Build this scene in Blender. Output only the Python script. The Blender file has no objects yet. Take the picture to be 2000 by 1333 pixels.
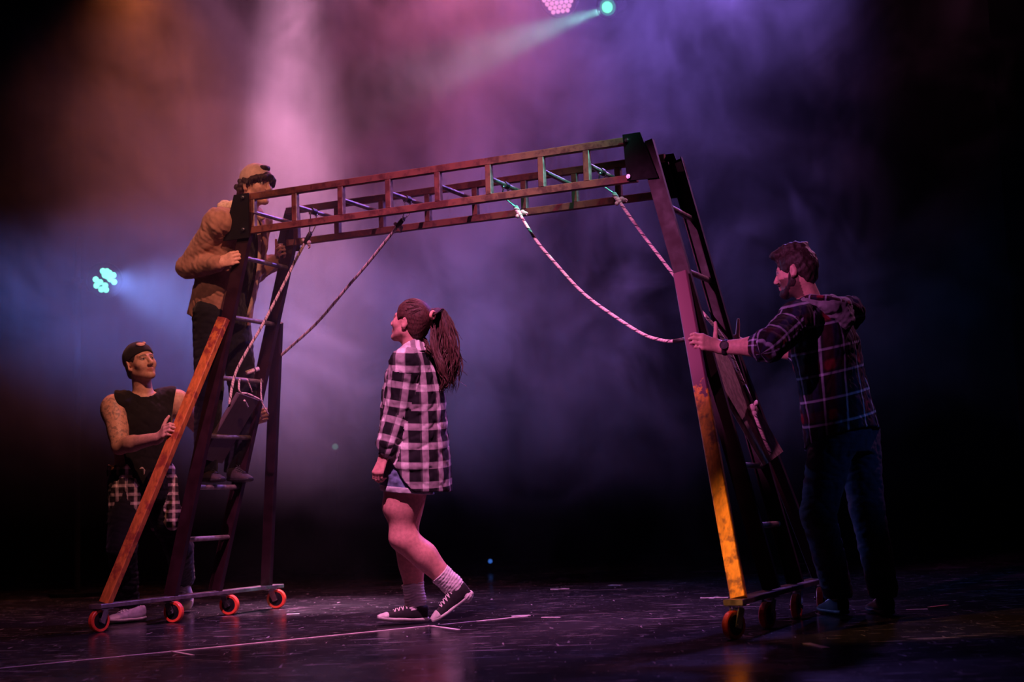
import bpy, math, random
import numpy as np
from mathutils import Matrix, Vector

SC = bpy.context.scene
COL = SC.collection
A3 = lambda *v: np.array(v, dtype=float)

# ------------------------------------------------------------------ camera
PHI, ROLL = 0.115, -0.034
fw = A3(0, math.cos(PHI), math.sin(PHI)); up0 = A3(0, -math.sin(PHI), math.cos(PHI)); r0 = A3(1, 0, 0)
cam_r = math.cos(ROLL) * r0 + math.sin(ROLL) * up0
cam_u = -math.sin(ROLL) * r0 + math.cos(ROLL) * up0
cd = bpy.data.cameras.new('camera'); cam = bpy.data.objects.new('camera', cd); COL.objects.link(cam)
cam.matrix_world = Matrix(((cam_r[0], cam_u[0], -fw[0], 0), (cam_r[1], cam_u[1], -fw[1], 0), (cam_r[2], cam_u[2], -fw[2], 0.6), (0, 0, 0, 1)))
cd.sensor_width = 36; cd.sensor_fit = 'HORIZONTAL'; cd.lens = 2780 / 2000 * 36
cd.clip_start = 0.05; cd.clip_end = 100
cd.dof.use_dof = True; cd.dof.focus_distance = 7.5; cd.dof.aperture_fstop = 2.2
SC.camera = cam

# ------------------------------------------------------------------ world, exposure
w = bpy.data.worlds.new('world'); SC.world = w; w.use_nodes = True
bg = w.node_tree.nodes['Background']; bg.inputs[0].default_value = (0.10, 0.14, 0.45, 1); bg.inputs[1].default_value = 0.0025
vs = SC.view_settings; vs.view_transform = 'Standard'; vs.look = 'None'; vs.gamma = 1.0; vs.use_curve_mapping = False
vs.exposure = 0.0
SC.cycles.volume_step_rate = 3.0; SC.cycles.volume_max_steps = 64
SC.cycles.volume_bounces = 0; SC.cycles.max_bounces = 5; SC.cycles.diffuse_bounces = 2; SC.cycles.glossy_bounces = 3
SC.cycles.sample_clamp_indirect = 4.0; SC.cycles.use_denoising = True

# ------------------------------------------------------------------ stage lamps
def spot(name, loc, to, color, watts, angle, blend=0.6, radius=0.08):
    l = bpy.data.lights.new(name, 'SPOT'); l.energy = watts; l.color = color; l.spot_size = math.radians(angle)
    l.spot_blend = blend; l.shadow_soft_size = radius
    o = bpy.data.objects.new(name, l); COL.objects.link(o); o.location = loc
    o.rotation_euler = (Vector(to) - Vector(loc)).to_track_quat('-Z', 'Y').to_euler()
    return o
# back and top light: what the haze shows
spot('pink_beam', (-1.60, 10.3, 5.5), (-1.42, 9.5, 1.0), (1.0, 0.38, 0.70), 9000, 21, 1.0, 0.12)
spot('pink_wide', (-1.75, 10.6, 6.2), (-1.8, 9.6, 2.6), (1.0, 0.30, 0.56), 650, 62, 1.0, 0.15)
spot('orange_wash', (-2.85, 10.9, 5.15), (-2.75, 10.4, 2.6), (1.0, 0.20, 0.05), 330, 80, 1.0, 0.12)
spot('rose_wash', (-0.3, 11.6, 6.4), (-0.4, 9.6, 2.6), (1.0, 0.20, 0.38), 1200, 52, 1.0, 0.15)
spot('violet_wash', (3.0, 12.0, 5.9), (0.7, 9.4, 3.2), (0.34, 0.18, 1.0), 2000, 54, 1.0, 0.15)
spot('blue_side', (-3.15, 11.05, 2.47), (0.2, 9.4, 1.3), (0.20, 0.32, 1.0), 330, 60, 1.0, 0.10)
spot('blue_wing', (-5.9, 11.2, 2.8), (0.0, 9.6, 1.4), (0.10, 0.22, 1.0), 2500, 34, 1.0, 0.15)
spot('green_beam', (0.84, 11.0, 4.52), (-0.5, 8.8, 3.35), (0.30, 1.0, 0.85), 420, 10, 0.8, 0.03)
# front light, all from high: pink over the house, an added amber fill low from the left, warm on the left ladder, teal and pink from the right wing
spot('pink_front', (-0.9, 3.2, 6.6), (-0.55, 7.4, 0.9), (1.0, 0.30, 0.66), 3200, 29, 0.7, 0.05)
spot('pink_side', (-3.6, 1.0, 4.2), (0.85, 6.9, 1.65), (1.0, 0.20, 0.68), 1800, 11, 0.7, 0.05)
spot('amber_brace_fill', (-5.0, 3.0, 3.0), (1.37, 6.14, 0.38), (1.0, 0.42, 0.12), 2900, 8.2, 0.6, 0.04)  # added narrow fill, brightens the orange of the right brace
spot('warm_right', (0.9, 3.2, 6.0), (-2.05, 8.25, 1.75), (1.0, 0.37, 0.25), 1600, 15, 0.9, 0.05)
spot('warm_left', (-4.2, 3.4, 5.6), (-1.7, 8.2, 2.4), (1.0, 0.42, 0.30), 620, 11, 0.9, 0.05)
spot('teal_side', (3.0, 4.2, 6.3), (0.32, 7.25, 2.42), (0.15, 1.0, 0.75), 2700, 8, 0.9, 0.05)
spot('pink_wing', (4.0, 8.9, 4.6), (0.8, 7.2, 1.3), (1.0, 0.26, 0.62), 330, 34, 0.8, 0.08)
spot('blue_wing_right', (4.2, 5.8, 2.4), (1.75, 7.0, 0.9), (0.14, 0.28, 1.0), 60, 16, 0.9, 0.06)



# ------------------------------------------------------------------ scene helpers
def tag(o, label=None, cat=None, group=None, kind=None):
    for k, v in (('label', label), ('category', cat), ('group', group), ('kind', kind)):
        if v: o[k] = v
    return o
def empty(name, loc):
    o = bpy.data.objects.new(name, None); COL.objects.link(o); o.location = loc; o.empty_display_size = 0.1
    return o
def wloc(o):
    p = np.zeros(3)
    while o is not None: p = p + np.array(o.location); o = o.parent
    return p
def mesh_obj(name, V, F, mat, parent=None, smooth=True, attrs=None, label=None):
    """one mesh object from world-space verts; F is an (n,4) int array or a list of faces"""
    V = np.asarray(V, dtype=np.float64)
    if parent is not None: V = V - wloc(parent)
    me = bpy.data.meshes.new(name)
    if isinstance(F, np.ndarray):
        n, m = F.shape
        me.vertices.add(len(V)); me.vertices.foreach_set('co', V.astype(np.float32).ravel())
        me.loops.add(n * m); me.loops.foreach_set('vertex_index', F.astype(np.int32).ravel())
        me.polygons.add(n); me.polygons.foreach_set('loop_start', np.arange(0, n * m, m, dtype=np.int32))
        me.update(calc_edges=True)
    else:
        me.from_pydata([tuple(v) for v in V], [], [tuple(int(i) for i in f) for f in F]); me.update()
    if smooth: me.polygons.foreach_set('use_smooth', [True] * len(me.polygons))
    for an, arr in (attrs or {}).items():
        arr = np.asarray(arr, dtype=np.float32)
        if an == 'tint':
            at = me.color_attributes.new(an, 'FLOAT_COLOR', 'POINT')
            at.data.foreach_set('color', np.hstack([arr, np.ones((len(arr), 1), np.float32)]).ravel())
        else:
            at = me.attributes.new(an, 'FLOAT_VECTOR', 'POINT' if len(arr) == len(V) else 'CORNER')
            at.data.foreach_set('vector', arr.ravel())
    me.materials.append(mat)
    o = bpy.data.objects.new(name, me); COL.objects.link(o)
    if parent is not None: o.parent = parent
    if label: o['label'] = label
    return o
def norm(v): v = np.asarray(v, float); return v / (np.linalg.norm(v) + 1e-12)
def frame(ax, ref=(0, 0, 1)):
    ax = norm(ax); ref = np.asarray(ref, float)
    if abs(ax @ norm(ref)) > 0.97: ref = A3(0, 1, 0) if abs(ax[1]) < 0.9 else A3(1, 0, 0)
    x = norm(np.cross(ref, ax)); y = np.cross(ax, x)
    return x, y, ax
class MB:
    """collects prisms, tubes and spheres into one mesh"""
    def __init__(s): s.V = []; s.F = []; s.U = []; s.n = 0
    def add(s, V, F, U=None):
        V = np.asarray(V, float); s.V.append(V); s.F += [tuple(i + s.n for i in f) for f in F]
        s.U.append(np.zeros((len(V), 3)) if U is None else U); s.n += len(V); return s
    def prism(s, sec, a, b, ref=(0, 0, 1), sec2=None):
        """section points (x,y) swept from a to b; x along ref-cross, y along ref"""
        x, y, ax = frame(A3(*b) - A3(*a), ref); sec = np.asarray(sec, float); s2 = sec if sec2 is None else np.asarray(sec2, float)
        n = len(sec)
        V = [A3(*a) + x * p[0] + y * p[1] for p in sec] + [A3(*b) + x * p[0] + y * p[1] for p in s2]
        F = [(i, (i + 1) % n, n + (i + 1) % n, n + i) for i in range(n)] + [tuple(range(n - 1, -1, -1)), tuple(range(n, 2 * n))]
        L = np.linalg.norm(A3(*b) - A3(*a))
        return s.add(V, F, np.array([[0, 0, 0]] * n + [[L, 0, 0]] * n))
    def box(s, a, b, w, h, ref=(0, 0, 1), c=0.003):
        x, y = w / 2, h / 2; c = min(c, x * .4, y * .4)
        return s.prism([(-x + c, -y), (x - c, -y), (x, -y + c), (x, y - c), (x - c, y), (-x + c, y), (-x, y - c), (-x, -y + c)], a, b, ref)
    def rod(s, a, b, r, n=12, r2=None, ref=(0, 0, 1)):
        r2 = r if r2 is None else r2; t = np.linspace(0, 2 * np.pi, n, endpoint=False)
        return s.prism(np.c_[np.cos(t) * r, np.sin(t) * r], a, b, ref, np.c_[np.cos(t) * r2, np.sin(t) * r2])
    def tube(s, P, R, n=8, flat=1.0, ref=(0, 0, 1)):
        P = np.asarray(P, float); m = len(P); R = np.broadcast_to(np.asarray(R, float), (m,))
        T = np.gradient(P, axis=0); L = np.r_[0, np.cumsum(np.linalg.norm(np.diff(P, axis=0), axis=1))]
        x, y, _ = frame(T[0], ref); V = []; U = []
        for i in range(m):
            t = norm(T[i]); x = norm(x - t * (x @ t)); y = np.cross(t, x)
            for k in range(n + 1):
                a = 2 * np.pi * k / n; V.append(P[i] + x * np.cos(a) * R[i] + y * np.sin(a) * R[i] * flat); U.append((L[i], k / n, R[i]))
        q = n + 1
        F = [(i * q + k, i * q + k + 1, (i + 1) * q + k + 1, (i + 1) * q + k) for i in range(m - 1) for k in range(n)]
        F += [tuple(range(n - 1, -1, -1)), tuple((m - 1) * q + k for k in range(n))]
        return s.add(V, F, np.array(U))
    def ball(s, c, r, n=10, ax=None):
        """ellipsoid; r scalar or (rx,ry,rz) in the frame of ax rows"""
        r = np.broadcast_to(np.asarray(r, float), (3,)); Rm = np.eye(3) if ax is None else np.asarray(ax)
        V = []; F = []; m = n // 2 + 1
        for i in range(m + 1):
            th = np.pi * i / m
            for k in range(n):
                ph = 2 * np.pi * k / n
                V.append(A3(*c) + (A3(np.sin(th) * np.cos(ph), np.sin(th) * np.sin(ph), np.cos(th)) * r) @ Rm)
        for i in range(m):
            for k in range(n): F.append((i * n + k, (i + 1) * n + k, (i + 1) * n + (k + 1) % n, i * n + (k + 1) % n))
        return s.add(V, F)
    def ring(s, c, ax, R, r, n=24, m=8, flat=1.0):
        x, y, z = frame(ax); V = []; F = []; U = []
        for i in range(n):
            a = 2 * np.pi * i / n; d = x * np.cos(a) + y * np.sin(a)
            for k in range(m):
                b = 2 * np.pi * k / m; V.append(A3(*c) + d * (R + r * np.cos(b)) + z * r * flat * np.sin(b)); U.append((a * R, k / m, 0))
        for i in range(n):
            for k in range(m): F.append((i * m + k, ((i + 1) % n) * m + k, ((i + 1) % n) * m + (k + 1) % m, i * m + (k + 1) % m))
        return s.add(V, F, np.array(U))
    def obj(s, name, mat, parent=None, smooth=False, label=None):
        return mesh_obj(name, np.vstack(s.V), s.F, mat, parent, smooth, {'suv': np.vstack(s.U)}, label)

def bez(P, n=24):
    """Catmull-Rom curve through points"""
    P = np.asarray(P, float); P = np.vstack([2 * P[0] - P[1], P, 2 * P[-1] - P[-2]]); out = []
    m = len(P) - 3
    for u in np.linspace(0, m - 1e-6, n):
        i = int(u); t = u - i; a, b, c, d = P[i:i + 4]
        out.append(0.5 * (2 * b + (c - a) * t + (2 * a - 5 * b + 4 * c - d) * t * t + (3 * b - a - 3 * c + d) * t ** 3))
    return np.array(out)

# ------------------------------------------------------------------ distance fields (bodies and clothes are grown as one skin)
class Vol:
    def __init__(s, lo, hi, h=0.006):
        s.lo = np.asarray(lo, float); s.h = h; s.n = np.ceil((np.asarray(hi, float) - s.lo) / h).astype(int) + 1
        s.d = np.full(s.n, 0.2, np.float32); s.ax = [(s.lo[i] + h * np.arange(s.n[i])).astype(np.float32) for i in range(3)]
    def reg(s, lo, hi):
        i0 = np.clip(np.floor((np.asarray(lo) - s.lo) / s.h).astype(int), 0, s.n); i1 = np.clip(np.ceil((np.asarray(hi) - s.lo) / s.h).astype(int) + 1, 0, s.n)
        sl = tuple(slice(a, b) for a, b in zip(i0, i1))
        return sl, s.ax[0][sl[0]][:, None, None], s.ax[1][sl[1]][None, :, None], s.ax[2][sl[2]][None, None, :]
    def put(s, sl, v, k, op):
        d = s.d[sl]
        if d.size == 0: return
        if op == 'u':
            if k > 0: h = np.clip(0.5 + 0.5 * (d - v) / k, 0, 1); s.d[sl] = d + (v - d) * h - k * h * (1 - h)
            else: s.d[sl] = np.minimum(d, v)
        elif op == 's':
            if k > 0: h = np.clip(0.5 - 0.5 * (d + v) / k, 0, 1); s.d[sl] = d + (-v - d) * h + k * h * (1 - h)
            else: s.d[sl] = np.maximum(d, -v)
    def cone(s, a, b, ra, rb=None, k=0.02, op='u', flat=None, f=1.0):
        a = np.asarray(a, float); b = np.asarray(b, float); rb = ra if rb is None else rb; m = max(ra, rb) * max(1, f) + k + 0.04
        sl, X, Y, Z = s.reg(np.minimum(a, b) - m, np.maximum(a, b) + m); u = b - a; L = max(u @ u, 1e-9)
        px, py, pz = X - a[0], Y - a[1], Z - a[2]; t = np.clip((px * u[0] + py * u[1] + pz * u[2]) / L, 0, 1)
        qx, qy, qz = px - t * u[0], py - t * u[1], pz - t * u[2]; q2 = qx * qx + qy * qy + qz * qz
        if flat is not None:
            g = norm(flat); c = qx * g[0] + qy * g[1] + qz * g[2]; q2 = q2 + (1 / f ** 2 - 1) * c * c
        s.put(sl, (np.sqrt(np.maximum(q2, 0)) - (ra + (rb - ra) * t)).astype(np.float32), k, op); return s
    def chain(s, pts, rad, k=0.02, **kw):
        for i in range(len(pts) - 1): s.cone(pts[i], pts[i + 1], rad[i], rad[i + 1], k, **kw)
        return s
    def ell(s, c, r, R=None, k=0.02, op='u'):
        c = np.asarray(c, float); r = np.broadcast_to(np.asarray(r, float), (3,)); R = np.eye(3) if R is None else np.asarray(R)
        m = max(r) + k + 0.04; sl, X, Y, Z = s.reg(c - m, c + m); px, py, pz = X - c[0], Y - c[1], Z - c[2]
        l = [px * R[i, 0] + py * R[i, 1] + pz * R[i, 2] for i in range(3)]
        k0 = np.sqrt(sum((l[i] / r[i]) ** 2 for i in range(3))); k1 = np.sqrt(sum((l[i] / r[i] ** 2) ** 2 for i in range(3))) + 1e-6
        s.put(sl, (k0 * (k0 - 1) / k1).astype(np.float32), k, op); return s
    def loft(s, P0, P1, lat, st, k=0.02, op='u', p=2.0, cap=0.02):
        """elliptic sections along P0->P1; stations (t, half width, half depth, shift lateral, shift in depth)"""
        P0 = np.asarray(P0, float); P1 = np.asarray(P1, float); ax = P1 - P0; L = np.linalg.norm(ax); ax = ax / L
        lat = np.asarray(lat, float); lat = norm(lat - ax * (lat @ ax)); dp = np.cross(ax, lat)
        st = np.array([tuple(q) + (0,) * (5 - len(q)) for q in st], float); tt = np.linspace(st[0, 0], st[-1, 0], 80)
        C = []
        for c in range(1, 5):
            y = np.interp(tt, st[:, 0], st[:, c]); ker = np.ones(9) / 9; yp = np.r_[[y[0]] * 4, y, [y[-1]] * 4]; C.append(np.convolve(yp, ker, 'valid'))
        m = max(C[0].max(), C[1].max()) + np.abs(C[2]).max() + np.abs(C[3]).max() + k + 0.04
        a = P0 + ax * L * st[0, 0]; b = P0 + ax * L * st[-1, 0]
        sl, X, Y, Z = s.reg(np.minimum(a, b) - m, np.maximum(a, b) + m); px, py, pz = X - P0[0], Y - P0[1], Z - P0[2]
        t = (px * ax[0] + py * ax[1] + pz * ax[2]) / L; I = lambda c: np.interp(t.ravel(), tt, C[c]).reshape(t.shape).astype(np.float32)
        x = px * lat[0] + py * lat[1] + pz * lat[2] - I(2); y = px * dp[0] + py * dp[1] + pz * dp[2] - I(3)
        q = (np.abs(x / I(0)) ** p + np.abs(y / I(1)) ** p) ** (1 / p); rho = np.sqrt(x * x + y * y)
        d = rho * (1 - 1 / np.maximum(q, 1e-3)); d = np.where(q < 0.3, -np.minimum(I(0), I(1)) * 0.7, d)
        e = np.maximum(st[0, 0] - t, t - st[-1, 0]) * L
        h = np.clip(0.5 - 0.5 * (d - e) / max(cap, 1e-6), 0, 1); d = d + (e - d) * h + cap * h * (1 - h)
        s.put(sl, d.astype(np.float32), k, op); return s
    def cut(s, p, nrm, k=0.0):
        """remove the side the normal points to"""
        nrm = norm(nrm); v = (s.ax[0][:, None, None] - p[0]) * nrm[0] + (s.ax[1][None, :, None] - p[1]) * nrm[1] + (s.ax[2][None, None, :] - p[2]) * nrm[2]
        s.put((slice(None),) * 3, -v.astype(np.float32), k, 's'); return s
    def hollow(s, inner, wall):
        """leave a cloth of the given thickness (open where it has been cut afterwards)"""
        s.d = np.maximum(s.d, -(inner + wall)); return s
    def ripple(s, amp, freq, seed=0, stretch=(1, 1, 1), crease=False):
        rng = np.random.RandomState(seed); m = np.abs(s.d) < 0.05
        i, j, l = np.nonzero(m); P = np.c_[s.ax[0][i], s.ax[1][j], s.ax[2][l]] * np.array(stretch); v = np.zeros(len(P))
        for o in range(5):
            k1 = norm(rng.randn(3)) * freq * (1 + o * 0.45); k2 = norm(rng.randn(3)) * freq * 0.6
            w_ = np.sin(P @ k1 + 1.8 * np.sin(P @ k2 + rng.rand() * 6) + rng.rand() * 6); v += (1.0 - 2.2 * np.sqrt(np.abs(w_) + .02) if crease else w_) / (1 + 0.35 * o)
        s.d[m] += (amp * v / 2.2).astype(np.float32); return s
    def mesh(s):
        d = s.d; sg = d < 0; n = np.array(d.shape); cnt = np.zeros(n - 1, np.uint8)
        O = [(a, b, c) for a in (0, 1) for b in (0, 1) for c in (0, 1)]
        for a, b, c in O: cnt += sg[a:n[0] - 1 + a, b:n[1] - 1 + b, c:n[2] - 1 + c]
        I = np.argwhere((cnt > 0) & (cnt < 8)); D = np.stack([d[I[:, 0] + a, I[:, 1] + b, I[:, 2] + c] for a, b, c in O], 1)
        pos = np.zeros((len(I), 3)); num = np.zeros(len(I))
        for a in range(8):
            for b in range(a + 1, 8):
                oa, ob = np.array(O[a]), np.array(O[b])
                if np.abs(oa - ob).sum() != 1: continue
                da, db = D[:, a], D[:, b]; m = (da < 0) != (db < 0); t = np.where(m, da / np.where(m, da - db, 1), 0)
                pos += np.where(m[:, None], oa + (ob - oa) * t[:, None], 0); num += m
        V = (I + pos / num[:, None]) * s.h + s.lo
        ids = np.full(n - 1, -1, np.int32); ids[I[:, 0], I[:, 1], I[:, 2]] = np.arange(len(I)); Fs = []
        for ax in range(3):
            b, c = (ax + 1) % 3, (ax + 2) % 3; lo = [slice(None)] * 3; hi = [slice(None)] * 3; lo[ax] = slice(0, -1); hi[ax] = slice(1, None)
            e = sg[tuple(lo)] != sg[tuple(hi)]; E = np.argwhere(e); E = E[(E[:, b] > 0) & (E[:, c] > 0) & (E[:, b] < n[b] - 1) & (E[:, c] < n[c] - 1)]
            q = []
            for db, dc in ((1, 1), (0, 1), (0, 0), (1, 0)):
                J = E.copy(); J[:, b] -= db; J[:, c] -= dc; q.append(ids[J[:, 0], J[:, 1], J[:, 2]])
            q = np.stack(q, 1); fl = ~sg[E[:, 0], E[:, 1], E[:, 2]]; q[fl] = q[fl][:, ::-1]; Fs.append(q)
        F = np.vstack(Fs); F = F[(F >= 0).all(1)]
        return V, F
    def obj(s, name, mat, parent, uv=None, tint=None, label=None):
        V, F = s.mesh(); at = {}
        if uv is not None:
            u = uv(V)
            if isinstance(u, tuple):          # several charts: every face takes one of them whole
                fc = u[1][F].max(1); cu = u[0][fc[:, None], F].copy()
                for c, per in enumerate(u[2]):
                    m = fc == c; a = cu[m][:, :, 0]; cu[m, :, 0] = a - per * np.round((a - a[:, :1]) / per)
                u = cu.reshape(-1, 3)
            at['suv'] = u
        if tint is not None: at['tint'] = tint(V)
        return mesh_obj(name, V, F, mat, parent, True, at, label)

# ------------------------------------------------------------------ materials
class NT:
    def __init__(s, name):
        s.m = bpy.data.materials.new(name); s.m.use_nodes = True; s.t = s.m.node_tree; s.b = s.t.nodes['Principled BSDF']; s.o = s.t.nodes['Material Output']
    def node(s, kind, **kw):
        n = s.t.nodes.new('ShaderNode' + kind)
        for k, v in kw.items(): setattr(n, k, v)
        return n
    def ln(s, a, b): s.t.links.new(a, b)
    def val(s, sock, v):
        if hasattr(v, 'node'): s.ln(v, sock)
        elif isinstance(v, (tuple, list)): sock.default_value = tuple(v) + ((1,) if len(v) == 3 and len(sock.default_value) == 4 else ())
        else: sock.default_value = v
    def math(s, op, a, b=0.0, c=0.0):
        n = s.node('Math', operation=op)
        for i, v in enumerate((a, b, c)): s.val(n.inputs[i], v)
        return n.outputs[0]
    def mix(s, f, a, b, mode='MIX'):
        n = s.node('MixRGB', blend_type=mode); s.val(n.inputs[0], f); s.val(n.inputs[1], a); s.val(n.inputs[2], b); return n.outputs[0]
    def attr(s, name): return s.node('Attribute', attribute_name=name)
    def coord(s, kind='Object'): return s.node('TexCoord').outputs[kind]
    def mapping(s, vec, scale=(1, 1, 1), rot=(0, 0, 0), loc=(0, 0, 0)):
        n = s.node('Mapping'); s.ln(vec, n.inputs[0]); n.inputs['Scale'].default_value = scale; n.inputs['Rotation'].default_value = rot; n.inputs['Location'].default_value = loc; return n.outputs[0]
    def noise(s, vec, scale, detail=3, rough=0.55, dist=0.0):
        n = s.node('TexNoise'); 
        if vec is not None: s.ln(vec, n.inputs['Vector'])
        n.inputs['Scale'].default_value = scale; n.inputs['Detail'].default_value = detail; n.inputs['Roughness'].default_value = rough; n.inputs['Distortion'].default_value = dist; return n.outputs[0]
    def ramp(s, f, a, b, lo=0.0, hi=1.0):
        n = s.node('MapRange'); n.interpolation_type = 'SMOOTHSTEP'; s.val(n.inputs[0], f); 
        for i, v in enumerate((a, b, lo, hi)): n.inputs[i + 1].default_value = v
        return n.outputs[0]
    def sep(s, v): n = s.node('SeparateXYZ'); s.ln(v, n.inputs[0]); return n.outputs
    def bump(s, h, strength=0.3, dist=0.01):
        n = s.node('Bump'); s.val(n.inputs['Height'], h); n.inputs['Strength'].default_value = strength; n.inputs['Distance'].default_value = dist; s.ln(n.outputs[0], s.b.inputs['Normal'])
    def set(s, col=None, rough=None, metal=None, spec=None, sheen=None):
        for k, v in (('Base Color', col), ('Roughness', rough), ('Metallic', metal), ('Specular IOR Level', spec), ('Sheen Weight', sheen)):
            if v is not None: s.val(s.b.inputs[k], v)
        return s
def cloth(name, col, rough=0.85, var=0.25, scale=40, weave=900, bump=0.25):
    m = NT(name); v = m.coord(); n = m.noise(v, scale, 4); f = m.ramp(n, 0.3, 0.7, 1 - var, 1 + var * 0.5)
    c = m.mix(1.0, col, f, 'MULTIPLY'); m.set(c, rough, 0, 0.25, 0.1); m.bump(m.math('ADD', m.noise(v, weave, 1), m.math('MULTIPLY', m.noise(v, 60, 2), 0.8)), bump, 0.004); return m.m
def plain(name, col, rough=0.5, metal=0.0, var=0.2, scale=30, bump=0.1):
    m = NT(name); v = m.coord(); n = m.noise(v, scale, 4); c = m.mix(1.0, col, m.ramp(n, 0.3, 0.7, 1 - var, 1 + var), 'MULTIPLY')
    m.set(c, m.ramp(n, 0.2, 0.8, rough * 0.8, min(1, rough * 1.25)), metal); m.bump(m.noise(v, scale * 6, 3), bump, 0.003); return m.m
def glow(name, col, strength):
    m = NT(name); m.set((0.02, 0.02, 0.02), 0.3); m.val(m.b.inputs['Emission Color'], col); m.b.inputs['Emission Strength'].default_value = strength; return m.m
def skin(name, tattoo=False):
    m = NT(name); a = m.attr('tint').outputs['Color']; v = m.coord(); n = m.noise(v, 55, 4)
    c = m.mix(1.0, a, m.ramp(n, 0.3, 0.7, 0.86, 1.1), 'MULTIPLY')
    if tattoo:   # soft dark ink on the near upper arm, masked by an attribute
        k = m.sep(m.attr('suv').outputs['Vector'])[0]; ink = m.ramp(m.noise(v, 26, 5, 0.6, 1.4), 0.50, 0.58)
        c = m.mix(m.math('MULTIPLY', m.math('MULTIPLY', ink, k), 0.55), c, (0.10, 0.09, 0.11))
    m.set(c, 0.5, 0, 0.4); m.b.inputs['Subsurface Weight'].default_value = 0.0; m.bump(m.noise(v, 300, 2), 0.12, 0.002); return m.m
def band(m, x, period, lo, hi, soft=0.06):
    """1 inside [lo,hi] of each period"""
    f = m.math('FRACT', m.math('DIVIDE', x, period)); return m.math('MULTIPLY', m.ramp(f, lo - soft, lo + soft), m.math('SUBTRACT', 1.0, m.ramp(f, hi - soft, hi + soft)))


# ------------------------------------------------------------------ the stage
m = NT('black_stage_vinyl'); v = m.coord()
n1 = m.noise(v, 1.1, 5, 0.6, 0.4); n2 = m.noise(m.mapping(v, (3, 14, 1), (0, 0, 0.5)), 3.0, 4, 0.65, 0.8); n3 = m.noise(m.mapping(v, (16, 2.2, 1), (0, 0, 0.25)), 2.2, 3, 0.6, 0.3)
sc1 = m.ramp(n3, 0.66, 0.73); sc2 = m.ramp(n2, 0.60, 0.74); scuff = m.math('MAXIMUM', m.math('MULTIPLY', sc1, 0.8), m.math('MULTIPLY', sc2, 0.6))
for rz, sx, sy, lo in ((0.95, 2.0, 24, 0.68), (-0.35, 1.5, 30, 0.69), (0.3, 2.6, 40, 0.70), (1.5, 1.2, 26, 0.71)):
    scuff = m.math('MAXIMUM', scuff, m.ramp(m.noise(m.mapping(v, (sx, sy, 1), (0, 0, rz), (rz, 0, 0)), 1.6, 2, 0.5, 0.25), lo, lo + 0.05))
fine = m.ramp(m.noise(m.mapping(v, (1, 2.5, 1)), 45, 3, 0.7), 0.45, 0.75)
colr = m.mix(m.math('MULTIPLY', scuff, m.ramp(n1, 0.35, 0.65, 0.35, 1.0)), (0.013, 0.012, 0.015), (0.52, 0.46, 0.50)); colr = m.mix(m.math('MULTIPLY', fine, 0.16), colr, (0.16, 0.14, 0.155))
m.set(colr, m.math('ADD', m.ramp(n1, 0.3, 0.7, 0.16, 0.30), m.math('MULTIPLY', scuff, 0.3)), 0, 0.32); m.bump(m.math('ADD', m.noise(v, 6, 3), m.math('MULTIPLY', n2, 0.5)), 0.08, 0.01)
VINYL = m.m
m = NT('black_velour'); m.set(m.mix(m.noise(m.coord(), 8, 4), (0.0012, 0.0012, 0.0014), (0.0024, 0.0024, 0.0028)), 1.0, 0, 0.0); m.bump(m.noise(m.coord(), 300, 1), 0.2, 0.004); DRAPE = m.m
TAPE = plain('pale_tape', (0.80, 0.70, 0.74), 0.4, 0, 0.15, 20)
TAPE_R = plain('red_tape', (0.75, 0.16, 0.12), 0.4, 0, 0.15, 20)
BLACKM = plain('black_painted_steel', (0.018, 0.018, 0.02), 0.45, 0.0, 0.3, 25)
STEEL = plain('bright_steel', (0.75, 0.75, 0.78), 0.22, 1.0, 0.1, 40)

MB().prism([(-9, -11), (9, -11), (9, 11), (-9, 11)], (0, 7.0, -0.12), (0, 7.0, 0), (0, 1, 0)).obj('floor', VINYL)['kind'] = 'structure'
def drape(name, x0, y0, x1, y1, z0, z1, folds, depth, parent=None):
    n = folds * 10; V = []; F = []
    d = norm(A3(x1 - x0, y1 - y0, 0)); q = A3(-d[1], d[0], 0); rng = np.random.RandomState(3); ph = np.cumsum(rng.uniform(0.75, 1.25, n + 1)) * 2 * np.pi / 10
    for back in (0, 1):
        for i in range(n + 1):
            for z, sp in ((z0, 1.0), (z1, 0.7)):
                p = A3(x0, y0, 0) + A3(x1 - x0, y1 - y0, 0) * i / n + q * (np.sin(ph[i]) * depth * sp + 0.012 * back); V.append((p[0], p[1], z))
    N = 2 * (n + 1)
    for i in range(n):
        a = 2 * i; F += [(a, a + 2, a + 3, a + 1), (N + a, N + a + 1, N + a + 3, N + a + 2), (a, N + a, N + a + 2, a + 2), (a + 1, a + 3, N + a + 3, N + a + 1)]
    F += [(0, 1, N + 1, N), (2 * n, N + 2 * n, N + 2 * n + 1, 2 * n + 1)]
    return mesh_obj(name, V, F, DRAPE, parent, True)
drape('wall_back', -9, 16.0, 9, 16.0, 0.001, 7.6, 46, 0.09)['kind'] = 'structure'
drape('wall_left', -6.6, 8.4, -6.6, 15.9, 0.01, 7.6, 18, 0.08)['kind'] = 'structure'
leg = drape('stage_curtain', 3.20, 9.0, 6.4, 9.0, 0.01, 7.6, 9, 0.07)
tag(leg, 'black velour masking curtain hanging past the hooded man', 'curtain')

# ------------------------------------------------------------------ coordinates of the rolling ladder: u along the bridge, v across, z up
TH = -0.441; EU = A3(math.cos(TH), math.sin(TH), 0); EV = A3(-math.sin(TH), math.cos(TH), 0); O0 = A3(-1.202, 7.931, 0)
def G(u, v, z): return O0 + EU * u + EV * v + A3(0, 0, z)

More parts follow.
